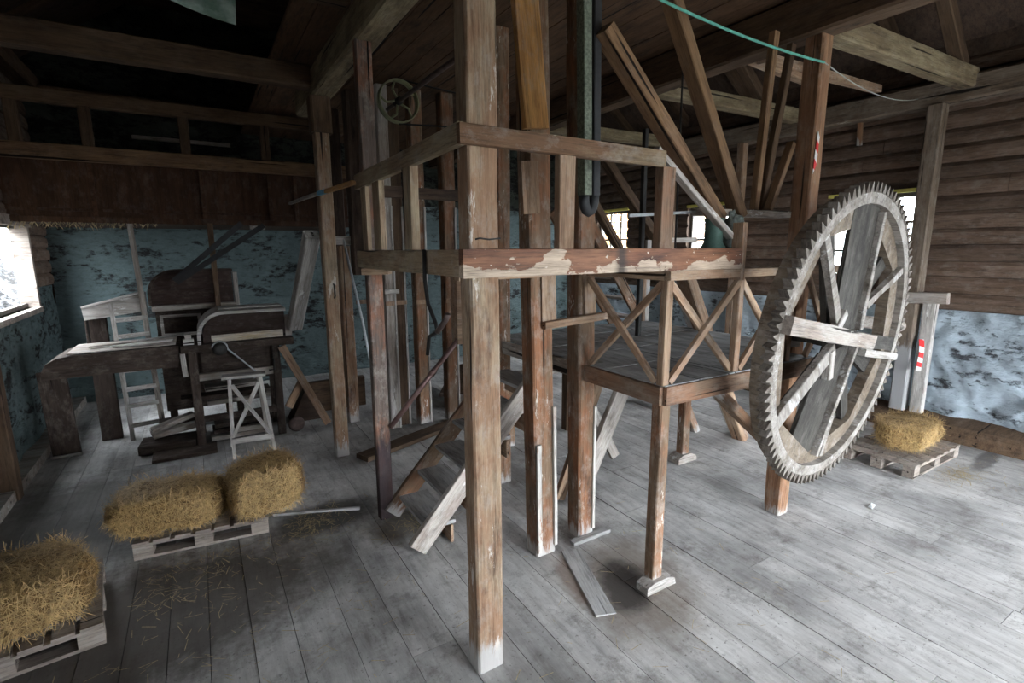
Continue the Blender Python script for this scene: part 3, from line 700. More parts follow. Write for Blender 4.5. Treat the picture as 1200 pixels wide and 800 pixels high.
member('under_brace', (3.05, 4.05, 1.24), (3.62, 3.85, .02), .10, .05, 'grey', P, up=(0, 1, 0))
# big struts standing on the floor behind the platform
member('great_strut', (5.27, 3.50, .0), (3.98, 3.40, 2.03), .15, .12, 'tan', label='thick tan strut leaning left behind the platform railing', cat='strut')
member('great_strut', (5.42, 3.66, .0), (4.02, 3.55, 2.03), .13, .10, 'dusty', label='whitewashed strut close behind the thick tan strut', cat='strut')
member('great_strut', (5.02, 3.95, .0), (4.37, 4.0, 1.30), .10, .09, 'red', label='thinner red-brown strut standing under the far right corner of the platform', cat='strut')
member('pierced_upright', (4.52, 4.36, 1.2), (4.52, 4.36, 2.3), .07, .03, 'dusty', label='pale flat upright with a dark hole behind the platform', cat='upright')
# upper ladder stair behind platform
S2 = empty('ladder_stair', (4.9, 4.8, 0), 'steep open stair seen through the left side of the railing', 'stair')
for yy in (4.75, 5.35): member('stringer', (5.75, yy, .02), (3.85, yy, 2.66), .13, .04, 'red', S2, up=(0, 1, 0))
for i in range(9):
    f = (i + 1) / 10; x = 5.75 - 1.9 * f; z = 2.64 * f
    member('tread', (x, 4.775, z), (x, 5.325, z), .18, .03, 'grey', S2)

# ------------------------------------------------------------------ short staircase
S = empty('staircase', (1.15, 3.6, 0), 'short open wooden staircase between the blackened post and the platform', 'stair')
member('stringer', (1.17, 3.27, .055), (2.27, 3.27, 1.27), .05, .15, 'grey', S, up=(0, 0, 1))
member('stringer', (1.19, 3.90, .04), (2.27, 3.90, 1.23), .04, .15, 'red', S, up=(0, 0, 1))
for i in range(6):
    z = .17 + .19 * i; x = 1.17 + (z / 1.27) * 1.10
    member('tread', (x + .06, 3.30, z), (x + .06, 3.88, z), .24, .03, 'tread', S)
    member('riser', (x + .15, 3.30, z - .10), (x + .15, 3.88, z - .10), .02, .14, 'tan', S)
# handrail
hr = empty('handrail', (1.21, 3.95, .79), 'sloping brown steel pipe handrail fixed to the blackened post', 'handrail')
rod('pipe', [(1.205, 3.88, .79), (1.83, 3.86, 1.47)], .021, 'pipe', hr, k=14)
rod('collar', [(1.56, 3.868, 1.175), (1.60, 3.867, 1.22)], .027, 'pipe', hr, k=14)
mb = MB(); mb.box(1.80, 1.86, 3.83, 3.95, 1.42, 2.07); build(mb, 'bracket', M['tan'], hr)

# base planks by the post pair, debris
member('floor_strip', (1.93, 2.08, .004), (2.16, 2.74, .004), .13, .008, 'tread', label='flat worn board on the floor in front of the post pair', cat='board')
member('floor_strip', (2.22, 2.79, .014), (2.58, 2.79, .014), .05, .028, 'tread', label='short board at the foot of the right red-brown post', cat='board')
member('floor_strip', (1.0, 4.18, .012), (.35, 4.45, .012), .03, .02, 'tread', label='thin lath lying on the floor left of the blackened post', cat='lath')
member('floor_strip', (1.30, 5.2, .035), (3.1, 5.9, .035), .20, .05, 'old', label='dark sill board on the floor under the boxed chutes', cat='board')

# ------------------------------------------------------------------ grain elevator legs (boxed chutes)
gE = 'boxed elevator chutes in the middle'
def chute(x0, x1, y, d, z0, z1, mat, lab):
    e = empty('grain_chute', ((x0 + x1) / 2, y, z0), lab, 'chute')
    xm = (x0 + x1) / 2
    member('box_shaft', (xm, y, z0), (xm, y, z1), x1 - x0, d, mat, e)
    member('corner_strip', (x1 - .012, y - d / 2 - .008, z0), (x1 - .012, y - d / 2 - .008, min(z1, 2.7)), .02, .016, 'dusty', e)
    member('collar', (xm, y - d / 2 - .006, 1.55), (xm, y - d / 2 - .006, 1.60), x1 - x0 + .01, .02, 'tan', e)
chute(1.86, 1.985, 6.0, .16, .03, 4.0, 'grey', 'leftmost narrow boxed chute with pale scuffed front')
chute(1.99, 2.13, 6.05, .16, .03, 4.0, 'old', 'brown boxed chute touching the leftmost scuffed one')
chute(2.23, 2.38, 5.97, .16, .03, 4.0, 'red', 'middle boxed chute with a gap on both sides')
chute(2.60, 2.76, 5.93, .16, .03, 4.0, 'red', 'rightmost boxed chute beside the foreground post')
chute(1.62, 1.78, 6.4, .16, 1.9, 4.0, 'dark', 'dark hanging chute behind the leftmost ones')
post(1.56, 6.56, 0, 2.25, .13, .13, 'post', 'shorter post with a block on top behind the left grey-brown post')
member('post_block', (1.44, 6.5, 2.31), (1.66, 6.5, 2.31), .16, .10, 'grey', label='wooden block on top of the shorter post', cat='block')
post(1.70, 7.3, 0, 4.0, .14, .14, 'dark', 'dark post behind the shorter post')
rod('conduit', [(1.28, 5.35, 2.30), (1.30, 4.9, 1.55), (1.30, 4.7, 1.2)], .012, 'greyrod', label='thin grey pipe slanting beside the shorter post', cat='pipe')
member('crossbar', (1.83, 5.86, 1.72), (2.0, 5.86, 1.72), .05, .05, 'dusty', label='small whitish block on the leftmost chute', cat='block')
# things seen low behind the chutes
member('stacked_plank', (2.9, 6.3, .04), (4.2, 7.4, .04), .22, .06, 'grey', label='wide grey plank lying on the floor behind the chutes', cat='plank')
member('stacked_plank', (2.95, 6.7, .10), (3.6, 7.6, .28), .22, .06, 'dark', label='dark plank propped behind the chutes', cat='plank')
mb = MB(); mb.box(0, .5, 0, .35, 0, .45); bx = build(mb, 'storage_box', M['old']); bx.location = (3.3, 6.4, 0.08); bx.rotation_euler = (0, 0, .4); tag(bx, 'dark wooden box behind the dark brown post', 'box')
member('bench_plank', (2.7, 4.75, .80), (3.9, 4.85, .80), .25, .04, 'grey', label='grey bench plank behind the staircase', cat='plank')
member('bench_block', (2.85, 4.78, .0), (2.85, 4.78, .78), .12, .12, 'red', label='red-brown block carrying the bench plank', cat='block')
member('bench_block', (3.75, 4.84, .0), (3.75, 4.84, .78), .12, .12, 'old', label='dark block carrying the right end of the bench plank', cat='block')

# ------------------------------------------------------------------ pulley and shaft
pu = empty('belt_pulley', (1.98, 5.55, 3.74), 'olive green iron belt pulley on a long shaft under the ceiling', 'pulley')
c = (1.98, 5.55, 3.74)
mb = MB(); k = 40
for i in range(k):
    pass
prof = [(.205, -.05), (.215, -.05), (.218, 0), (.215, .05), (.205, .05), (.198, 0)]
n = 0
for i in range(k):
    a = 2 * PI * i / k
    for (r, d) in prof: mb.v.append((c[0] + r * math.cos(a), c[1] + d, c[2] + r * math.sin(a)))
for i in range(k):
    for j in range(6):
        a, b = i * 6, ((i + 1) % k) * 6; mb.f.append((a + j, a + (j + 1) % 6, b + (j + 1) % 6, b + j))
build(mb, 'rim', M['pulley'], pu, smooth=True)
for i in range(5):
    a = 2 * PI * i / 5 + .3
    pts = [(c[0] + r * math.cos(a + .5 * math.sin(r * 14)), c[1], c[2] + r * math.sin(a + .5 * math.sin(r * 14))) for r in (.03, .08, .13, .2)]
    rod('spoke', pts, .012, 'pulley', pu, k=8)
rod('hub', [(c[0], c[1] - .06, c[2]), (c[0], c[1] + .06, c[2])], .04, 'rod', pu, k=14)
rod('shaft', [(c[0], 5.9, c[2]), (c[0], 3.6, c[2])], .022, 'metal', pu, k=12)
rod('drive_belt', [(c[0], 5.55, c[2] + .222), (3.3, 5.55, c[2] + .14), (3.36, 5.55, c[2]), (3.3, 5.55, c[2] - .14), (c[0], 5.55, c[2] - .222)], .009, 'blackbelt', label='black drive belt running right from the pulley', cat='belt', k=6)

# ------------------------------------------------------------------ toothed wheel
WC = (3.745, 1.75, 1.577)
G = empty('gear_wheel', WC, 'huge wooden toothed wheel standing upright at the right', 'wheel', rot=(.079, 0, .08))
MWG = G.matrix_world.copy()
def gpart(mb, name, mat, parent=None, smooth=False, mw=None):
    o = bpy.data.objects.new(name, mb.mesh(name, mat, smooth)); C.objects.link(o)
    o.parent = parent or G
    if mw is not None: o.matrix_basis = mw
    return o
def ring(ro, ri, d0, d1, k=96, poly=0, jit=0.):
    mb = MB()
    for i in range(k):
        a = 2 * PI * i / k
        rin = ri
        if poly: 
            w = 2 * PI / poly; aa = (a + .2) % w - w / 2; rin = ri * math.cos(w / 2) / math.cos(aa) * 1.03
        j = R.uniform(-jit, jit)
        for (r, d) in ((ro + j, d0), (ro + j, d1), (rin, d1), (rin, d0)): mb.v.append((r * math.cos(a), d, r * math.sin(a)))
    for i in range(k):
        a, b = i * 4, ((i + 1) % k) * 4
        for j in range(4): mb.f.append((a + j, b + j, b + (j + 1) % 4, a + (j + 1) % 4))
    return mb
gpart(ring(.965, .925, .05, .135, 120, jit=.003), 'rim', M['wheelrim'])['label'] = 'grey-brown outer rim'
gpart(ring(.98, .905, -.0, .055, 120, jit=.002), 'toothed_ring', M['wheelface'])['label'] = 'whitish face ring'
gpart(ring(.925, .80, .045, .125, 96, poly=8), 'felloe', M['wheelrim'])
tm = None
NT = 98
for i in range(NT):
    if tm is None:
        mb = MB()   # wedge tooth along +X, leaning
        mb.quadbox([(-.005, -.004, -.028), (-.005, .056, -.028), (-.005, .056, .024), (-.005, -.004, .024),
                    (.060, -.004, -.006), (.060, .05, -.006), (.060, .05, .001), (.060, -.004, .001)])
        tm = mb.mesh('tooth', M['tooth'])
    o = bpy.data.objects.new('tooth', tm); C.objects.link(o); o.parent = G
    a = -2 * PI * i / NT
    o.matrix_basis = Matrix.Rotation(a, 4, 'Y') @ Matrix.Translation((.978, 0, 0)) @ Matrix.Rotation(R.uniform(-.06, .06), 4, 'Y')
def spoke(name, p0, p1, w, th, d, mat, ch=None):
    v = Vector((p1[0] - p0[0], 0, p1[1] - p0[1])); L = v.length; X = v / L; Z = Vector((0, 1, 0)); Y = Z.cross(X)
    mb = MB(); mb.beam((0, 0, 0), (L, 0, 0), w, th, jit=.003, ch=ch, seg=.15)
    mw = Matrix(((X.x, Y.x, Z.x, p0[0]), (X.y, Y.y, Z.y, d), (X.z, Y.z, Z.z, p0[1]), (0, 0, 0, 1)))
    return gpart(mb, name, M[mat], mw=mw)
spoke('wide_plank', (.02, -.02), (.02, .90), .40, .03, .055, 'wheelplank')['label'] = 'dark wide plank'
spoke('wide_plank', (.02, .02), (-.32, -.82), .37, .03, .062, 'wheelplank')['label'] = 'dark wide plank'
spoke('spoke', (.22, .05), (.215, .86), .045, .05, .03, 'wheelface')  # lit edge of the upper wide plank, put in as a pale strip
spoke('spoke', (.24, -.05), (-.10, -.84), .045, .05, .03, 'wheelface')  # lit edge of the lower wide plank, likewise a pale strip
spoke('spoke', (-.16, .14), (-.60, .74), .065, .045, .03, 'wheelface')
spoke('rear_spoke', (-.05, .0), (-.42, .80), .13, .04, .10, 'wheelplank')
spoke('spoke', (-.15, -.05), (-.80, -.46), .10, .05, .03, 'wheelface')
spoke('rear_spoke', (-.1, -.14), (-.76, -.56), .10, .04, .10, 'wheelplank')
spoke('spoke', (.26, .22), (.80, .46), .055, .04, .03, 'wheelface')
spoke('rear_spoke', (.1, .0), (.84, -.36), .13, .04, .10, 'wheelplank')
spoke('rear_spoke', (.1, .1), (.70, .60), .13, .04, .10, 'wheelplank')
spoke('spoke', (.05, -.56), (-.02, -.86), .045, .04, .03, 'wheelface')
spoke('rear_spoke', (.2, -.1), (.50, -.76), .11, .04, .10, 'wheelplank')
spoke('crossbar', (-.95, .20), (.34, -.04), .105, .06, -.03, 'grey')['label'] = 'pale crossbar'
spoke('crossbar_end', (.33, -.035), (.72, -.095), .10, .05, -.025, 'wheelplank')
spoke('crossbar', (.30, -.12), (.97, -.235), .055, .05, .0, 'dusty')
mb = MB(); mb.beam((-.09, .10, .0), (.17, .10, 0), .22, .11, ch=.03); gpart(mb, 'hub', M['wheelplank'])
mb = MB(); mb.tube([(.02, .12, 0), (.02, .52, -.03)], .065, 16); gpart(mb, 'axle', M['wheelplank'], smooth=True)
# light wedge-shaped chips by the hub
spoke('wedge', (-.10, .20), (-.24, .02), .07, .05, .02, 'dusty'); spoke('wedge', (-.2, -.05), (-.16, -.25), .06, .05, .02, 'dusty')
member('bearing_block', (3.58, 2.24, 1.50), (3.94, 2.24, 1.50), .14, .10, 'grey', label='timber bearing block beside the wheel post under the wheel axle', cat='block')

# ------------------------------------------------------------------ pallets and straw
def pallet(loc, rot, L, W, lab, grp='pallets under the straw bales'):
    e = empty('wooden_pallet', loc, lab, 'pallet', None, (0, 0, rot))
    T = e.matrix_world
    def bx(name, x0, x1, y0, y1, z0, z1):
        mb = MB(); mb.box(x0, x1, y0, y1, z0, z1); o = bpy.data.objects.new(name, mb.mesh(name, M['pallet'])); C.objects.link(o); o.parent = e
    for yy in (0, W / 2 - .05, W - .1): bx('bottom_board', 0, L, yy, yy + .1, 0.002, .022)
    for xx in (0, L / 2 - .06, L - .12):
        for yy in (0, W / 2 - .05, W - .1): bx('block', xx, xx + .12, yy, yy + .1, .022, .098)
    for yy in (0, W / 2 - .05, W - .1): bx('stringer_board', 0, L, yy, yy + .1, .098, .116)
    n = 7
    for i in range(n):
        x = i * (L - .1) / (n - 1) + R.uniform(-.006, .006); bx('deck_board', x, x + .1, -.003, W + .003, .116, .134)
    return e
def bale(loc, rot, size, lab, seed, n=3200, tilt=0.):
    sx, sy, sz = size; mb = MB(); k = 26; dirs = []
    def surf(d):
        m = max(abs(d.x), abs(d.y), abs(d.z)); q = d / m; ln = q.length
        p = q * (1 - .30 * (ln - 1) / .732)
        p = Vector((p.x * sx / 2, p.y * sy / 2, p.z * sz / 2))
        nn = noise.noise(p * 5 + Vector((seed, 0, 0))) * .05 + noise.noise(p * 14 + Vector((0, seed, 0))) * .022
        return p * (1 + nn / max(.12, p.length) * .9)
    for i in range(k + 1):
        for j in range(k * 2):
            th, ph = PI * i / k, PI * j / k
            mb.v.append(tuple(surf(Vector((math.sin(th) * math.cos(ph) + 1e-6, math.sin(th) * math.sin(ph), math.cos(th))))))
    kk = k * 2
    for i in range(k):
        for j in range(kk): a = i * kk; mb.f.append((a + j, a + kk + j, a + kk + (j + 1) % kk, a + (j + 1) % kk))
    zoff = sz / 2
    mb.v = [(x, y, max(z, -zoff + .0) + zoff) for x, y, z in mb.v]
    o = bpy.data.objects.new('straw_bale', mb.mesh('straw_bale', M['bale'], True)); C.objects.link(o)
    o.location = loc; o.rotation_euler = (tilt, 0, rot); tag(o, lab, 'straw bale')
    rr = random.Random(seed); s = MB()
    for _ in range(n):
        f = rr.random(); d = Vector((rr.gauss(0, 1), rr.gauss(0, 1), rr.gauss(0, 1)))
        axw = (sy * sz, sx * sz, sx * sy); t = rr.random() * sum(axw)
        ax = 0 if t < axw[0] else (1 if t < axw[0] + axw[1] else 2)
        d = Vector([rr.uniform(-1, 1) for _ in range(3)]); d[ax] = rr.choice((-1, 1))
        if ax == 2 and d[2] < 0: continue
        p = surf(d) + Vector((0, 0, zoff)); nrm = Vector((0, 0, 0)); nrm[ax] = d[ax]; nrm = (nrm + .25 * Vector((p.x, p.y, p.z - zoff)).normalized()).normalized()
        tdir = Vector([rr.gauss(0, 1) * (1.6 if q == 2 and ax != 2 else 1) for q in range(3)]); tdir -= nrm * tdir.dot(nrm); tdir.normalize()
        lift = abs(rr.gauss(0, .24)); L = rr.uniform(.03, .105); dirv = (tdir + nrm * lift).normalized()
        side = dirv.cross(nrm).normalized() * rr.uniform(.0008, .0018)
        mid = p + dirv * L * .5 + nrm * .006; b = p + dirv * L - Vector((0, 0, .25 * L * L * 4 * lift)) + nrm * .002
        a0 = p - dirv * .02 + nrm * .004
        q = [a0 - side, a0 + side, mid + side, mid - side, b + side * .6, b - side * .6]
        q = [Vector((v.x, v.y, max(v.z, .004 - (0 if loc[2] < .05 else .0)))) for v in q]
        m_ = len(s.v); s.v += [tuple(v) for v in q]; s.f += [(m_, m_ + 1, m_ + 2, m_ + 3), (m_ + 3, m_ + 2, m_ + 4, m_ + 5)]
    st = bpy.data.objects.new('loose_stalks', s.mesh('loose_stalks', M['straw'])); C.objects.link(st); st.parent = o; st['kind'] = 'stuff'
    return o
pallet((-.59, 4.28, 0), -.10, .88, .78, 'grey pallet under the two straw bales in the left foreground')
bale((-.35, 4.50, .136), -.12, (.80, .46, .30), 'long yellow straw bale on the left pallet, lower of the two', 3, 8000)
bale((.29, 4.40, .136), .16, (.54, .48, .40), 'rounder taller straw bale on the right end of the left pallet', 8, 7000)
pallet((-1.50, 3.30, 0), .12, .86, .78, 'shadowed pallet in the lower left corner')
bale((-1.12, 3.66, .136), .15, (.86, .62, .32), 'shadowed straw bale in the lower left corner', 15, 9000)
pallet((5.70, 1.94, 0), .0, 1.05, .66, 'grey pallet by the right wall under the small straw bale')
bale((6.32, 2.26, .136), .10, (.80, .48, .27), 'small straw bale on the pallet by the whitewashed right wall', 21, 5500)
def litter():
    rr = random.Random(5); s = MB()
    for (cx, cy, sx, sy, n) in ((-.1, 4.05, .5, .25, 150), (.6, 4.15, .22, .25, 220), (-.5, 3.75, .5, .3, 170), (1.35, 3.7, .25, .2, 170), (6.2, 1.75, .25, .12, 220), (0, 3.2, 1.1, .7, 170), (-1.0, 2.9, .5, .3, 120), (2, 2, 1.6, 1, 90), (6.5, 1.4, .8, .5, 60)):
        for _ in range(n):
            x, y = rr.gauss(cx, sx * .6), rr.gauss(cy, sy * .6); a = rr.uniform(0, PI); L = rr.uniform(.02, .10); w = rr.uniform(.001, .0024)
            if (abs(x - 1.14) < .12 and abs(y - 2.15) < .12) or x < -1.5 or (-.68 < x < .40 and 4.1 < y < 5.1) or (-1.6 < x < -.55 and 3.2 < y < 4.25) or (5.65 < x < 6.8 and 1.9 < y < 2.65): continue
            c, sn = math.cos(a), math.sin(a); z = rr.uniform(.003, .012); m_ = len(s.v)
            s.v += [(x - c * L / 2 + sn * w, y - sn * L / 2 - c * w, z), (x - c * L / 2 - sn * w, y - sn * L / 2 + c * w, z), (x + c * L / 2 - sn * w, y + sn * L / 2 + c * w, z + .004), (x + c * L / 2 + sn * w, y + sn * L / 2 - c * w, z + .004)]
            s.f.append((m_, m_ + 1, m_ + 2, m_ + 3))
    return tag(build(s, 'scattered_straw', M['strawdull']), 'loose straw stalks scattered over the floorboards', 'straw', kind='stuff')
litter()
mb = MB(); mb.quadbox([(0, 0, .004), (.10, .02, .004), (.09, .05, .004), (.01, .04, .004), (0, 0, .009), (.10, .02, .012), (.09, .05, .02), (.01, .04, .008)])
o = build(mb, 'paper_scrap', M['paper']); o.location = (4.72, 1.86, 0); tag(o, 'white paper scrap on the floor between wheel and pallet', 'paper')

# ------------------------------------------------------------------ loft front at the left
LF = empty('hay_loft', (0, 7.8, 2.5), 'dark panelled hay loft front across the back left, with open bays above', 'loft')
mb = MB(); mb.box(XL, 1.95, 7.80, 7.84, 2.53, 3.22)
build(mb, 'front_panel', M['panel'], LF)
member('bottom_rail', (XL, 7.785, 2.56), (1.95, 7.785, 2.56), .03, .07, 'panel', LF)
member('bottom_rail', (XL, 7.79, 2.67), (1.95, 7.79, 2.67), .02, .03, 'panel', LF)
for x in (-.95, .15, .93, 1.25): member('stile', (x, 7.785, 2.6), (x, 7.785, 3.19), .045, .03, 'panel', LF)
member('sill_rail', (XL, 7.77, 3.29), (1.95, 7.77, 3.29), .08, .17, 'roofbrace', LF)
member('head_rail', (XL, 7.80, 3.88), (1.95, 7.80, 3.88), .12, .15, 'old', LF)
for x in (-1.55, -.93, .02, .92): member('loft_post', (x, 7.80, 3.36), (x, 7.80, 3.82), .11, .10, 'old', LF)
mb = MB(); mb.box(XL, 1.95, 7.86, YB, 2.53, 2.57); build(mb, 'loft_floor', M['dark'], LF)
member('inner_rail', (-1.2, 8.9, 3.35), (1.9, 8.9, 3.35), .06, .05, 'grey', LF)
member('inner_rail', (-.6, 9.1, 3.75), (.6, 9.1, 3.75), .05, .05, 'grey', LF)
member('wall_beam', (XL, 9.35, 4.25), (1.6, 9.35, 4.2), .16, .18, 'old', label='dark beam on the back wall above the hay loft', cat='beam')
s = MB(); rr = random.Random(11)
for _ in range(150):
    x = rr.uniform(-1.7, -.35); a = rr.uniform(-1, 1); L = rr.uniform(.03, .12); w = .0025; y = rr.uniform(7.74, 7.80); z = 2.53
    m_ = len(s.v); s.v += [(x, y, z), (x + w, y, z), (x + w + L * .5 * a, y - .02, z - L * rr.uniform(.2, 1)), (x + L * .5 * a, y - .02, z - L * .6)]; s.f.append((m_, m_ + 1, m_ + 2, m_ + 3))
tag(build(s, 'hanging_straw', M['strawdull']), 'wisps of straw hanging from the lower edge of the hay loft', 'straw', kind='stuff')
# plastic sheet
mb = MB(); nx, nz = 24, 10; 
for i in range(nx + 1):
    for j in range(nz + 1):
        f, g = i / nx, j / nz; x = -.75 + 1.08 * f; zb = 3.70 - .20 * f; z = zb + g * (4.12 - zb) * .97
        mb.v.append((x + .05 * g * f, 3.62 + .03 * math.sin(9 * f) + .25 * g, z))
for i in range(nx):
    for j in range(nz): q = i * (nz + 1) + j; mb.f.append((q, q + nz + 1, q + nz + 2, q + 1))
o = build(mb, 'plastic_sheet', M['plastic'], smooth=True); tag(o, 'glossy greenish plastic sheet hanging from the cross beam at the top left', 'sheet')
sm = o.modifiers.new('thick', 'SOLIDIFY'); sm.thickness = .006

# ------------------------------------------------------------------ threshing machine, front
def lid_profile(x0, x1, z0, z1, r, n=10):
    pts = [(x1, z0), (x1, z1)]
    for i in range(n + 1):
        a = PI / 2 + (PI / 2) * i / n; pts.append((x0 + r + r * math.cos(a), z1 - r + r * math.sin(a)))
    pts.append((x0, z0)); return pts[::-1]
TM = empty('threshing_machine', (.2, 6.8, 0), 'dusty threshing machine with a rounded red-brown drum cover', 'machine')
for (x, y) in ((-.14, 6.56), (.70, 6.58), (-.14, 7.11), (.70, 7.11)): member('leg', (x, y, 0), (x, y, 1.10), .085, .08, 'machine', TM)
mb = MB(); mb.box(-.24, .90, 6.50, 7.17, 1.10, 1.18); build(mb, 'bed_frame', M['machine'], TM)
mb = MB(); mb.prism(lid_profile(-.02, .83, 1.18, 1.50, .24), 6.60, 7.10, 'y'); build(mb, 'drum_cover', M['machinelid'], TM)
# raised dusty arch band along the cover edge
def arch(x0, x1, z0, z1, r, th, y0, y1, mat, parent, name):
    o_ = lid_profile(x0, x1, z0, z1, r)[:-1]; i_ = lid_profile(x0 + th, x1, z0, z1 - th, r - th)[:-1]
    mb = MB(); n = len(o_)
    for (a, b) in zip(range(n - 1), range(1, n)):
        A_, B_, Ai, Bi = o_[a], o_[b], i_[a], i_[b]
        mb.quadbox([(A_[0], y0, A_[1]), (B_[0], y0, B_[1]), (Bi[0], y0, Bi[1]), (Ai[0], y0, Ai[1]), (A_[0], y1, A_[1]), (B_[0], y1, B_[1]), (Bi[0], y1, Bi[1]), (Ai[0], y1, Ai[1])])
    return build(mb, name, mat, parent)
arch(-.075, .84, 1.18, 1.535, .28, .035, 6.52, 7.14, M['dusty'], TM, 'cover_lip')['label'] = 'whitish dusty lip'
member('rusty_strip', (.06, 6.585, 1.225), (.80, 6.585, 1.235), .02, .08, 'rusty', TM)['label'] = 'yellowed rusty strip'
member('lid_ridge', (.16, 6.85, 1.545), (.82, 6.85, 1.545), .22, .02, 'dusty', TM)
mb = MB(); mb.box(-.06, .66, 6.63, 7.1, .72, 1.09); build(mb, 'body_box', M['machine'], TM)
member('cross_rail', (-.10, 6.58, .80), (.68, 6.58, .80), .05, .09, 'grey', TM); member('cross_rail', (-.10, 6.58, .32), (.68, 6.58, .32), .05, .07, 'machine', TM)
member('end_bracket', (.86, 6.72, 1.19), (.86, 6.72, 1.42), .10, .2, 'grey', TM)
mb = MB(); lathe(mb, (0, 0, 0), [(.02, -.03), (.07, -.03), (.075, 0), (.07, .03), (.02, .03)], 18)
mb.v = [(x + .13, z + 6.50, y + 1.12) for x, y, z in mb.v]; build(mb, 'drive_wheel', M['rod'], TM, smooth=True)
loop = [(.06, 6.49, 1.14)] + [(.13 + .075 * math.cos(PI - PI * i / 8), 6.49, 1.13 + .075 * math.sin(PI * i / 8)) for i in range(1, 8)] + [(.205, 6.49, 1.11), (.50, 6.40, .80), (.43, 6.40, .76)]
rod('drive_strap', loop, .009, 'greyrod', TM, k=8)
rod('crank', [(.66, 6.52, .95), (.66, 6.44, .95), (.66, 6.44, .83), (.60, 6.44, .83)], .010, 'rod', TM, k=8)
mb = MB(); mb.prism([(-1.41, .95), (-1.41, 1.02), (-1.37, 1.10), (-1.28, 1.155), (-1.15, 1.17), (-.25, 1.185), (-.25, .955)][::-1], 6.56, 7.2, 'y')
FT = build(mb, 'feeding_table', M['machine']); tag(FT, 'long dark feeding trough left of the threshing machine with a dusty top', 'table')
member('top_board', (-1.2, 6.9, 1.185), (-.28, 6.9, 1.20), .62, .012, 'grey', FT)['label'] = 'whitish dusty top'
member('support_board', (-1.40, 7.03, 0), (-1.43, 7.05, .95), .24, .05, 'machine', FT); member('foot_strip', (-1.53, 6.985, .02), (-1.27, 6.985, .02), .03, .03, 'dusty', FT)
member('bracket', (-.22, 6.54, .84), (-.23, 6.54, 1.10), .05, .05, 'dusty', FT)
member('loose_board', (-.85, 6.70, 1.215), (-.30, 6.62, 1.245), .08, .015, 'dusty', label='pale thin board lying on the trough top, nearest the drum cover', cat='board')
member('loose_board', (-1.05, 6.80, 1.215), (-.45, 6.88, 1.235), .07, .015, 'grey', label='grey thin board lying on the middle of the trough top', cat='board')
member('loose_board', (-.62, 6.75, 1.250), (-.28, 6.98, 1.240), .05, .015, 'dusty', label='short pale board crossing the other boards on the trough', cat='board')
mb = MB(); mb.box(-.05, .05, -.05, .05, 0, .06); mb.box(-.03, .03, -.03, .03, .06, .11); o = build(mb, 'dusty_bracket', M['dusty']); o.location = (-.16, 6.6, 1.185); tag(o, 'small whitish iron bracket at the left foot of the drum cover', 'bracket')

# rear machine
RM = empty('winnowing_machine', (-.05, 7.6, 0), 'second machine behind with arched hood and pale framed lower panels', 'machine')
mb = MB(); mb.prism(lid_profile(-.50, .36, 1.56, 1.95, .26), 7.38, 7.70, 'y'); build(mb, 'hood', M['machinelid'], RM)
arch(-.53, .37, 1.56, 1.975, .28, .03, 7.36, 7.7, M['machine'], RM, 'hood_lip')
member('hood_shelf', (-.50, 7.34, 1.53), (.38, 7.34, 1.53), .14, .06, 'grey', RM)
mb = MB(); mb.box(-.48, .36, 7.40, 7.72, .25, 1.50); build(mb, 'body_box', M['machine'], RM)
for (x0, x1) in ((-.44, -.02), (.02, .34)):
    mb = MB(); z0, z1 = 1.18, 1.44; mb.box(x0, x1, 7.375, 7.395, z0, z0 + .035); mb.box(x0, x1, 7.375, 7.395, z1 - .03, z1); mb.box(x0, x0 + .03, 7.375, 7.395, z0 + .035, z1 - .03); mb.box(x1 - .035, x1, 7.375, 7.395, z0 + .035, z1 - .03)
    build(mb, 'panel_frame', M['dusty'], RM)['label'] = 'pale panel frame'
member('side_board', (.40, 7.5, 1.1), (.40, 7.5, 1.93), .05, .12, 'grey', RM)
for x in (-.42, .32): member('leg', (x, 7.5, 0), (x, 7.5, .26), .08, .08, 'machine', RM)
post(.175, 7.22, 0, 2.52, .06, .08, 'old', 'thin dark post standing between the two machines, under the loft')
# belts
bl = empty('belt_pair', (-.2, 7.0, 1.9), 'pair of dark flat belts slanting from the rear machine up to the loft', 'belt')
mb = MB(); mb.beam((-.24, 7.06, 1.86), (.50, 7.0, 2.52), .06, .012, up=(0, 1, 0)); build(mb, 'belt_run', M['blackbelt'], bl)
mb = MB(); mb.beam((-.22, 7.10, 1.84), (.74, 7.0, 2.50), .06, .012, up=(0, 1, 0)); build(mb, 'belt_run', M['blackbelt'], bl)
member('loft_block', (.66, 7.87, 2.505), (.84, 7.87, 2.505), .10, .05, 'dusty', label='small pale block under the loft where the belts end', cat='block')
# pale chute at the left
mb = MB(); mb.quadbox([(-1.13, 7.30, 1.44), (-.56, 7.30, 1.51), (-.56, 7.60, 1.51), (-1.13, 7.60, 1.44), (-1.14, 7.30, 1.57), (-.56, 7.30, 1.72), (-.56, 7.60, 1.72), (-1.14, 7.60, 1.57)])
ch_ = build(mb, 'wooden_trough', M['dusty']); tag(ch_, 'pale whitish trough left of the rear machine, tilted up to the right', 'trough')
member('support', (-1.05, 7.44, 0), (-1.05, 7.44, 1.45), .20, .08, 'machine', ch_); member('lip', (-1.14, 7.29, 1.585), (-.57, 7.29, 1.735), .03, .025, 'dusty', ch_)
# ladder
LD = empty('ladder', (-.75, 7.1, 0), 'pale wooden ladder with one long and one short stile, behind the trough table', 'ladder')
member('stile', (-.53, 7.24, 0), (-.60, 7.24, 2.50), .055, .035, 'grey', LD)
member('stile', (-.84, 7.24, 0), (-.87, 7.24, 1.62), .045, .03, 'dusty', LD)
for z in (.18, .42, .62, .84, 1.24, 1.43): member('rung', (-.84, 7.225, z), (-.545, 7.225, z + .015), .03, .05, 'dusty', LD)
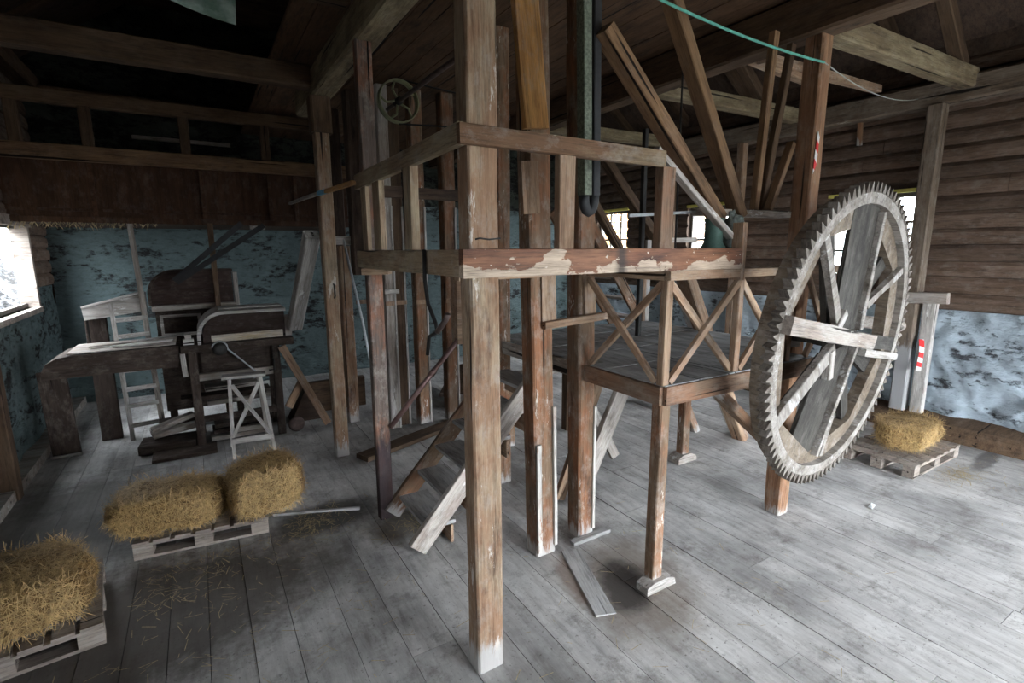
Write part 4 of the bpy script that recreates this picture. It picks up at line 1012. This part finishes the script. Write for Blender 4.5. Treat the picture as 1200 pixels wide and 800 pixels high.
# braces on the left post
member('delivery_spout', (.93, 6.55, 1.30), (1.04, 5.66, 2.36), .15, .13, 'dusty', label='pale square spout leaning from the machine up to the grey-brown post', cat='spout')
member('diagonal_board', (.76, 6.48, 1.09), (1.22, 6.48, .06), .09, .06, 'tan', up=(0, 1, 0), label='orange-brown board leaning from the machine down to the floor', cat='board')
member('diagonal_board', (.98, 6.62, .62), (.80, 6.62, .30), .09, .05, 'tan', up=(0, 1, 0), label='short brown offcut wedged under the leaning orange-brown board', cat='board')
mb = MB(); mb.prism([(.85, 0), (1.05, .42), (1.25, 0)], 6.9, 7.2, 'y'); o = build(mb, 'dark_wedge', M['dark']); tag(o, 'dark triangular block on the floor behind the leaning board', 'block')
mb = MB(); mb.box(1.05, 1.9, 7.2, 7.3, 0, .42); tag(build(mb, 'low_board_wall', M['old']), 'low brown board partition behind the grey-brown post', 'partition')
# wheel on floor
mb = MB(); lathe(mb, (0, 0, 0), [(.02, -.03), (.085, -.03), (.095, 0), (.085, .03), (.02, .03)], 20)
mb.v = [(x, z, y) for x, y, z in mb.v]; o = build(mb, 'small_iron_wheel', M['metal'], smooth=True); o.location = (.86, 6.52, .10); tag(o, 'small iron wheel on the floor right of the machine', 'wheel')
# stacked timbers below machine
rr = random.Random(4)
for i, (z, x0, x1, y) in enumerate(((.04, -.05, .60, 6.75), (.11, -.02, .58, 6.80), (.45, -.05, .62, 6.84), (.53, -.30, .62, 6.78), (.61, -.06, .55, 6.86), (.18, .0, .62, 6.78))):
    member('stored_plank', (x0, y, z), (x1, y + .03, z + rr.uniform(.0, .02)), .22, .05, ('grey', 'machine')[i % 2],
           label=['lowest plank stored under the threshing machine', 'second plank from the floor under the threshing machine', 'middle plank resting on the shelf under the threshing machine', 'longest plank, sticking out left under the machine', 'topmost plank stored under the machine body', 'third plank from the floor under the machine'][i], cat='plank')
for i, (p0, p1, w, h, m_) in enumerate((((-.72, 6.75, .06), (-.18, 6.70, .06), .35, .10, 'machine'), ((-.62, 6.85, .15), (-.14, 6.95, .20), .24, .06, 'grey'), ((-.60, 6.70, .24), (-.20, 6.80, .34), .12, .05, 'grey'), ((-.55, 7.0, .22), (-.1, 7.02, .24), .2, .06, 'machine'))):
    member('timber_offcut', p0, p1, w, h, m_, label=['thick dark offcut lowest in the heap left of the machine leg', 'grey offcut lying across the dark one in the heap', 'slanting top offcut of the heap left of the machine leg', 'dark offcut at the back of the heap'][i], cat='offcut')
member('floor_slab', (-.6, 6.42, .02), (.0, 6.42, .02), .30, .035, 'machine', label='flat dark board on the floor in front of the offcut heap', cat='board')
# trestle stool
TR = empty('trestle_stool', (.33, 6.1, 0), 'small grey trestle stool with a crossed brace in front of the machine', 'stool')
member('seat_board', (.11, 6.14, .87), (.53, 6.10, .87), .15, .03, 'dusty', TR)
member('leg', (.145, 5.98, 0), (.175, 6.07, .855), .035, .04, 'dusty', TR); member('leg', (.545, 5.93, 0), (.47, 6.04, .855), .035, .04, 'dusty', TR)
member('leg', (.15, 6.40, 0), (.18, 6.18, .855), .035, .04, 'grey', TR); member('leg', (.52, 6.38, 0), (.46, 6.15, .855), .035, .04, 'grey', TR)
member('brace', (.19, 6.03, .80), (.52, 5.93, .22), .04, .02, 'dusty', TR, up=(0, 1, 0)); member('brace', (.45, 6.01, .80), (.165, 5.985, .26), .04, .02, 'dusty', TR, up=(0, 1, 0))
member('stretcher', (.14, 5.975, .20), (.54, 5.94, .20), .02, .06, 'dusty', TR); member('stretcher', (.155, 6.36, .2), (.51, 6.33, .2), .02, .05, 'grey', TR)
# left corner post
post(-1.62, 6.02, 0, 4.2, .13, .13, 'old', 'dark post standing against the left wall by the trough')

# small pieces that belong to a part sit one level below it
bpy.context.view_layer.update()
def nest(child, part):
    mw = child.matrix_world.copy(); child.parent = part
    child.matrix_parent_inverse = part.matrix_world.inverted(); child.matrix_basis = mw
def kids(root, name): return [o for o in root.children if o.name.split('.')[0] == name]
for o in kids(G, 'tooth'): nest(o, kids(G, 'toothed_ring')[0])
for r_ in [o for o in C.objects if o.type == 'EMPTY' and o.name.startswith('grain_chute')]:
    for n_ in ('corner_strip', 'collar'):
        for o in kids(r_, n_): nest(o, kids(r_, 'box_shaft')[0])
for n_ in ('cover_lip', 'rusty_strip', 'lid_ridge'): nest(kids(TM, n_)[0], kids(TM, 'drum_cover')[0])
for n_ in ('drive_strap',): nest(kids(TM, n_)[0], kids(TM, 'drive_wheel')[0])
for n_ in ('hood_lip', 'hood_shelf'): nest(kids(RM, n_)[0], kids(RM, 'hood')[0])
for o in kids(RM, 'panel_frame'): nest(o, kids(RM, 'body_box')[0])
for a_, b_ in zip(kids(P, 'foot_block'), kids(P, 'leg')): nest(a_, b_)
nest(kids(hr, 'collar')[0], kids(hr, 'pipe')[0]); nest(kids(FT, 'foot_strip')[0], kids(FT, 'support_board')[0])

# ------------------------------------------------------------------ daylight
w = bpy.data.worlds.new('World'); bpy.context.scene.world = w; w.use_nodes = True
bg = w.node_tree.nodes['Background']; bg.inputs[0].default_value = (.84, .92, 1.0, 1); bg.inputs[1].default_value = 38.0
def portal(loc, rot, sx, sy):
    l = bpy.data.lights.new('daylight_opening', 'AREA'); l.shape = 'RECTANGLE'; l.size = sx; l.size_y = sy; l.cycles.is_portal = True
    o = bpy.data.objects.new('daylight_opening', l); C.objects.link(o); o.location = loc; o.rotation_euler = rot
portal((4.3, YF - .32, 1.35), (PI / 2, 0, PI), 4.8, 2.7)
for h in HR: portal((XR + .24, (h[0] + h[1]) / 2, (h[2] + h[3]) / 2), (PI / 2, 0, -PI / 2 + PI), h[1] - h[0], h[3] - h[2])
for h in HL: portal((XL - .17, (h[0] + h[1]) / 2, (h[2] + h[3]) / 2), (PI / 2, 0, PI / 2 + PI), h[1] - h[0], h[3] - h[2])
mb = MB(); mb.box(-40, 40, -60, 40, -.5, -.35); tag(build(mb, 'ground', simple('outdoor_ground', (.10, .10, .085), .9)), kind='structure')

# ------------------------------------------------------------------ camera
TH, PSI, RO = math.radians(10.2), math.radians(31.3), math.radians(-.25)
fw = Vector((math.sin(PSI) * math.cos(TH), math.cos(PSI) * math.cos(TH), -math.sin(TH)))
rt = Vector((math.cos(PSI), -math.sin(PSI), 0)); up = rt.cross(fw)
rt2 = rt * math.cos(RO) + up * math.sin(RO); up2 = up * math.cos(RO) - rt * math.sin(RO)
cd = bpy.data.cameras.new('camera'); cam = bpy.data.objects.new('camera', cd); C.objects.link(cam)
cam.matrix_world = Matrix(((rt2.x, up2.x, -fw.x, 0), (rt2.y, up2.y, -fw.y, 0), (rt2.z, up2.z, -fw.z, 2.2), (0, 0, 0, 1)))
cd.sensor_width = 36; cd.lens = 18; cd.clip_start = .05; cd.clip_end = 200
sc = bpy.context.scene; sc.camera = cam
sc.view_settings.view_transform = 'Standard'; sc.view_settings.look = 'None'; sc.view_settings.gamma = 1; sc.view_settings.exposure = -0.08
sc.view_settings.use_curve_mapping = False
sc.cycles.use_denoising = True; sc.cycles.max_bounces = 6; sc.cycles.diffuse_bounces = 2
sc.cycles.sample_clamp_indirect = 6
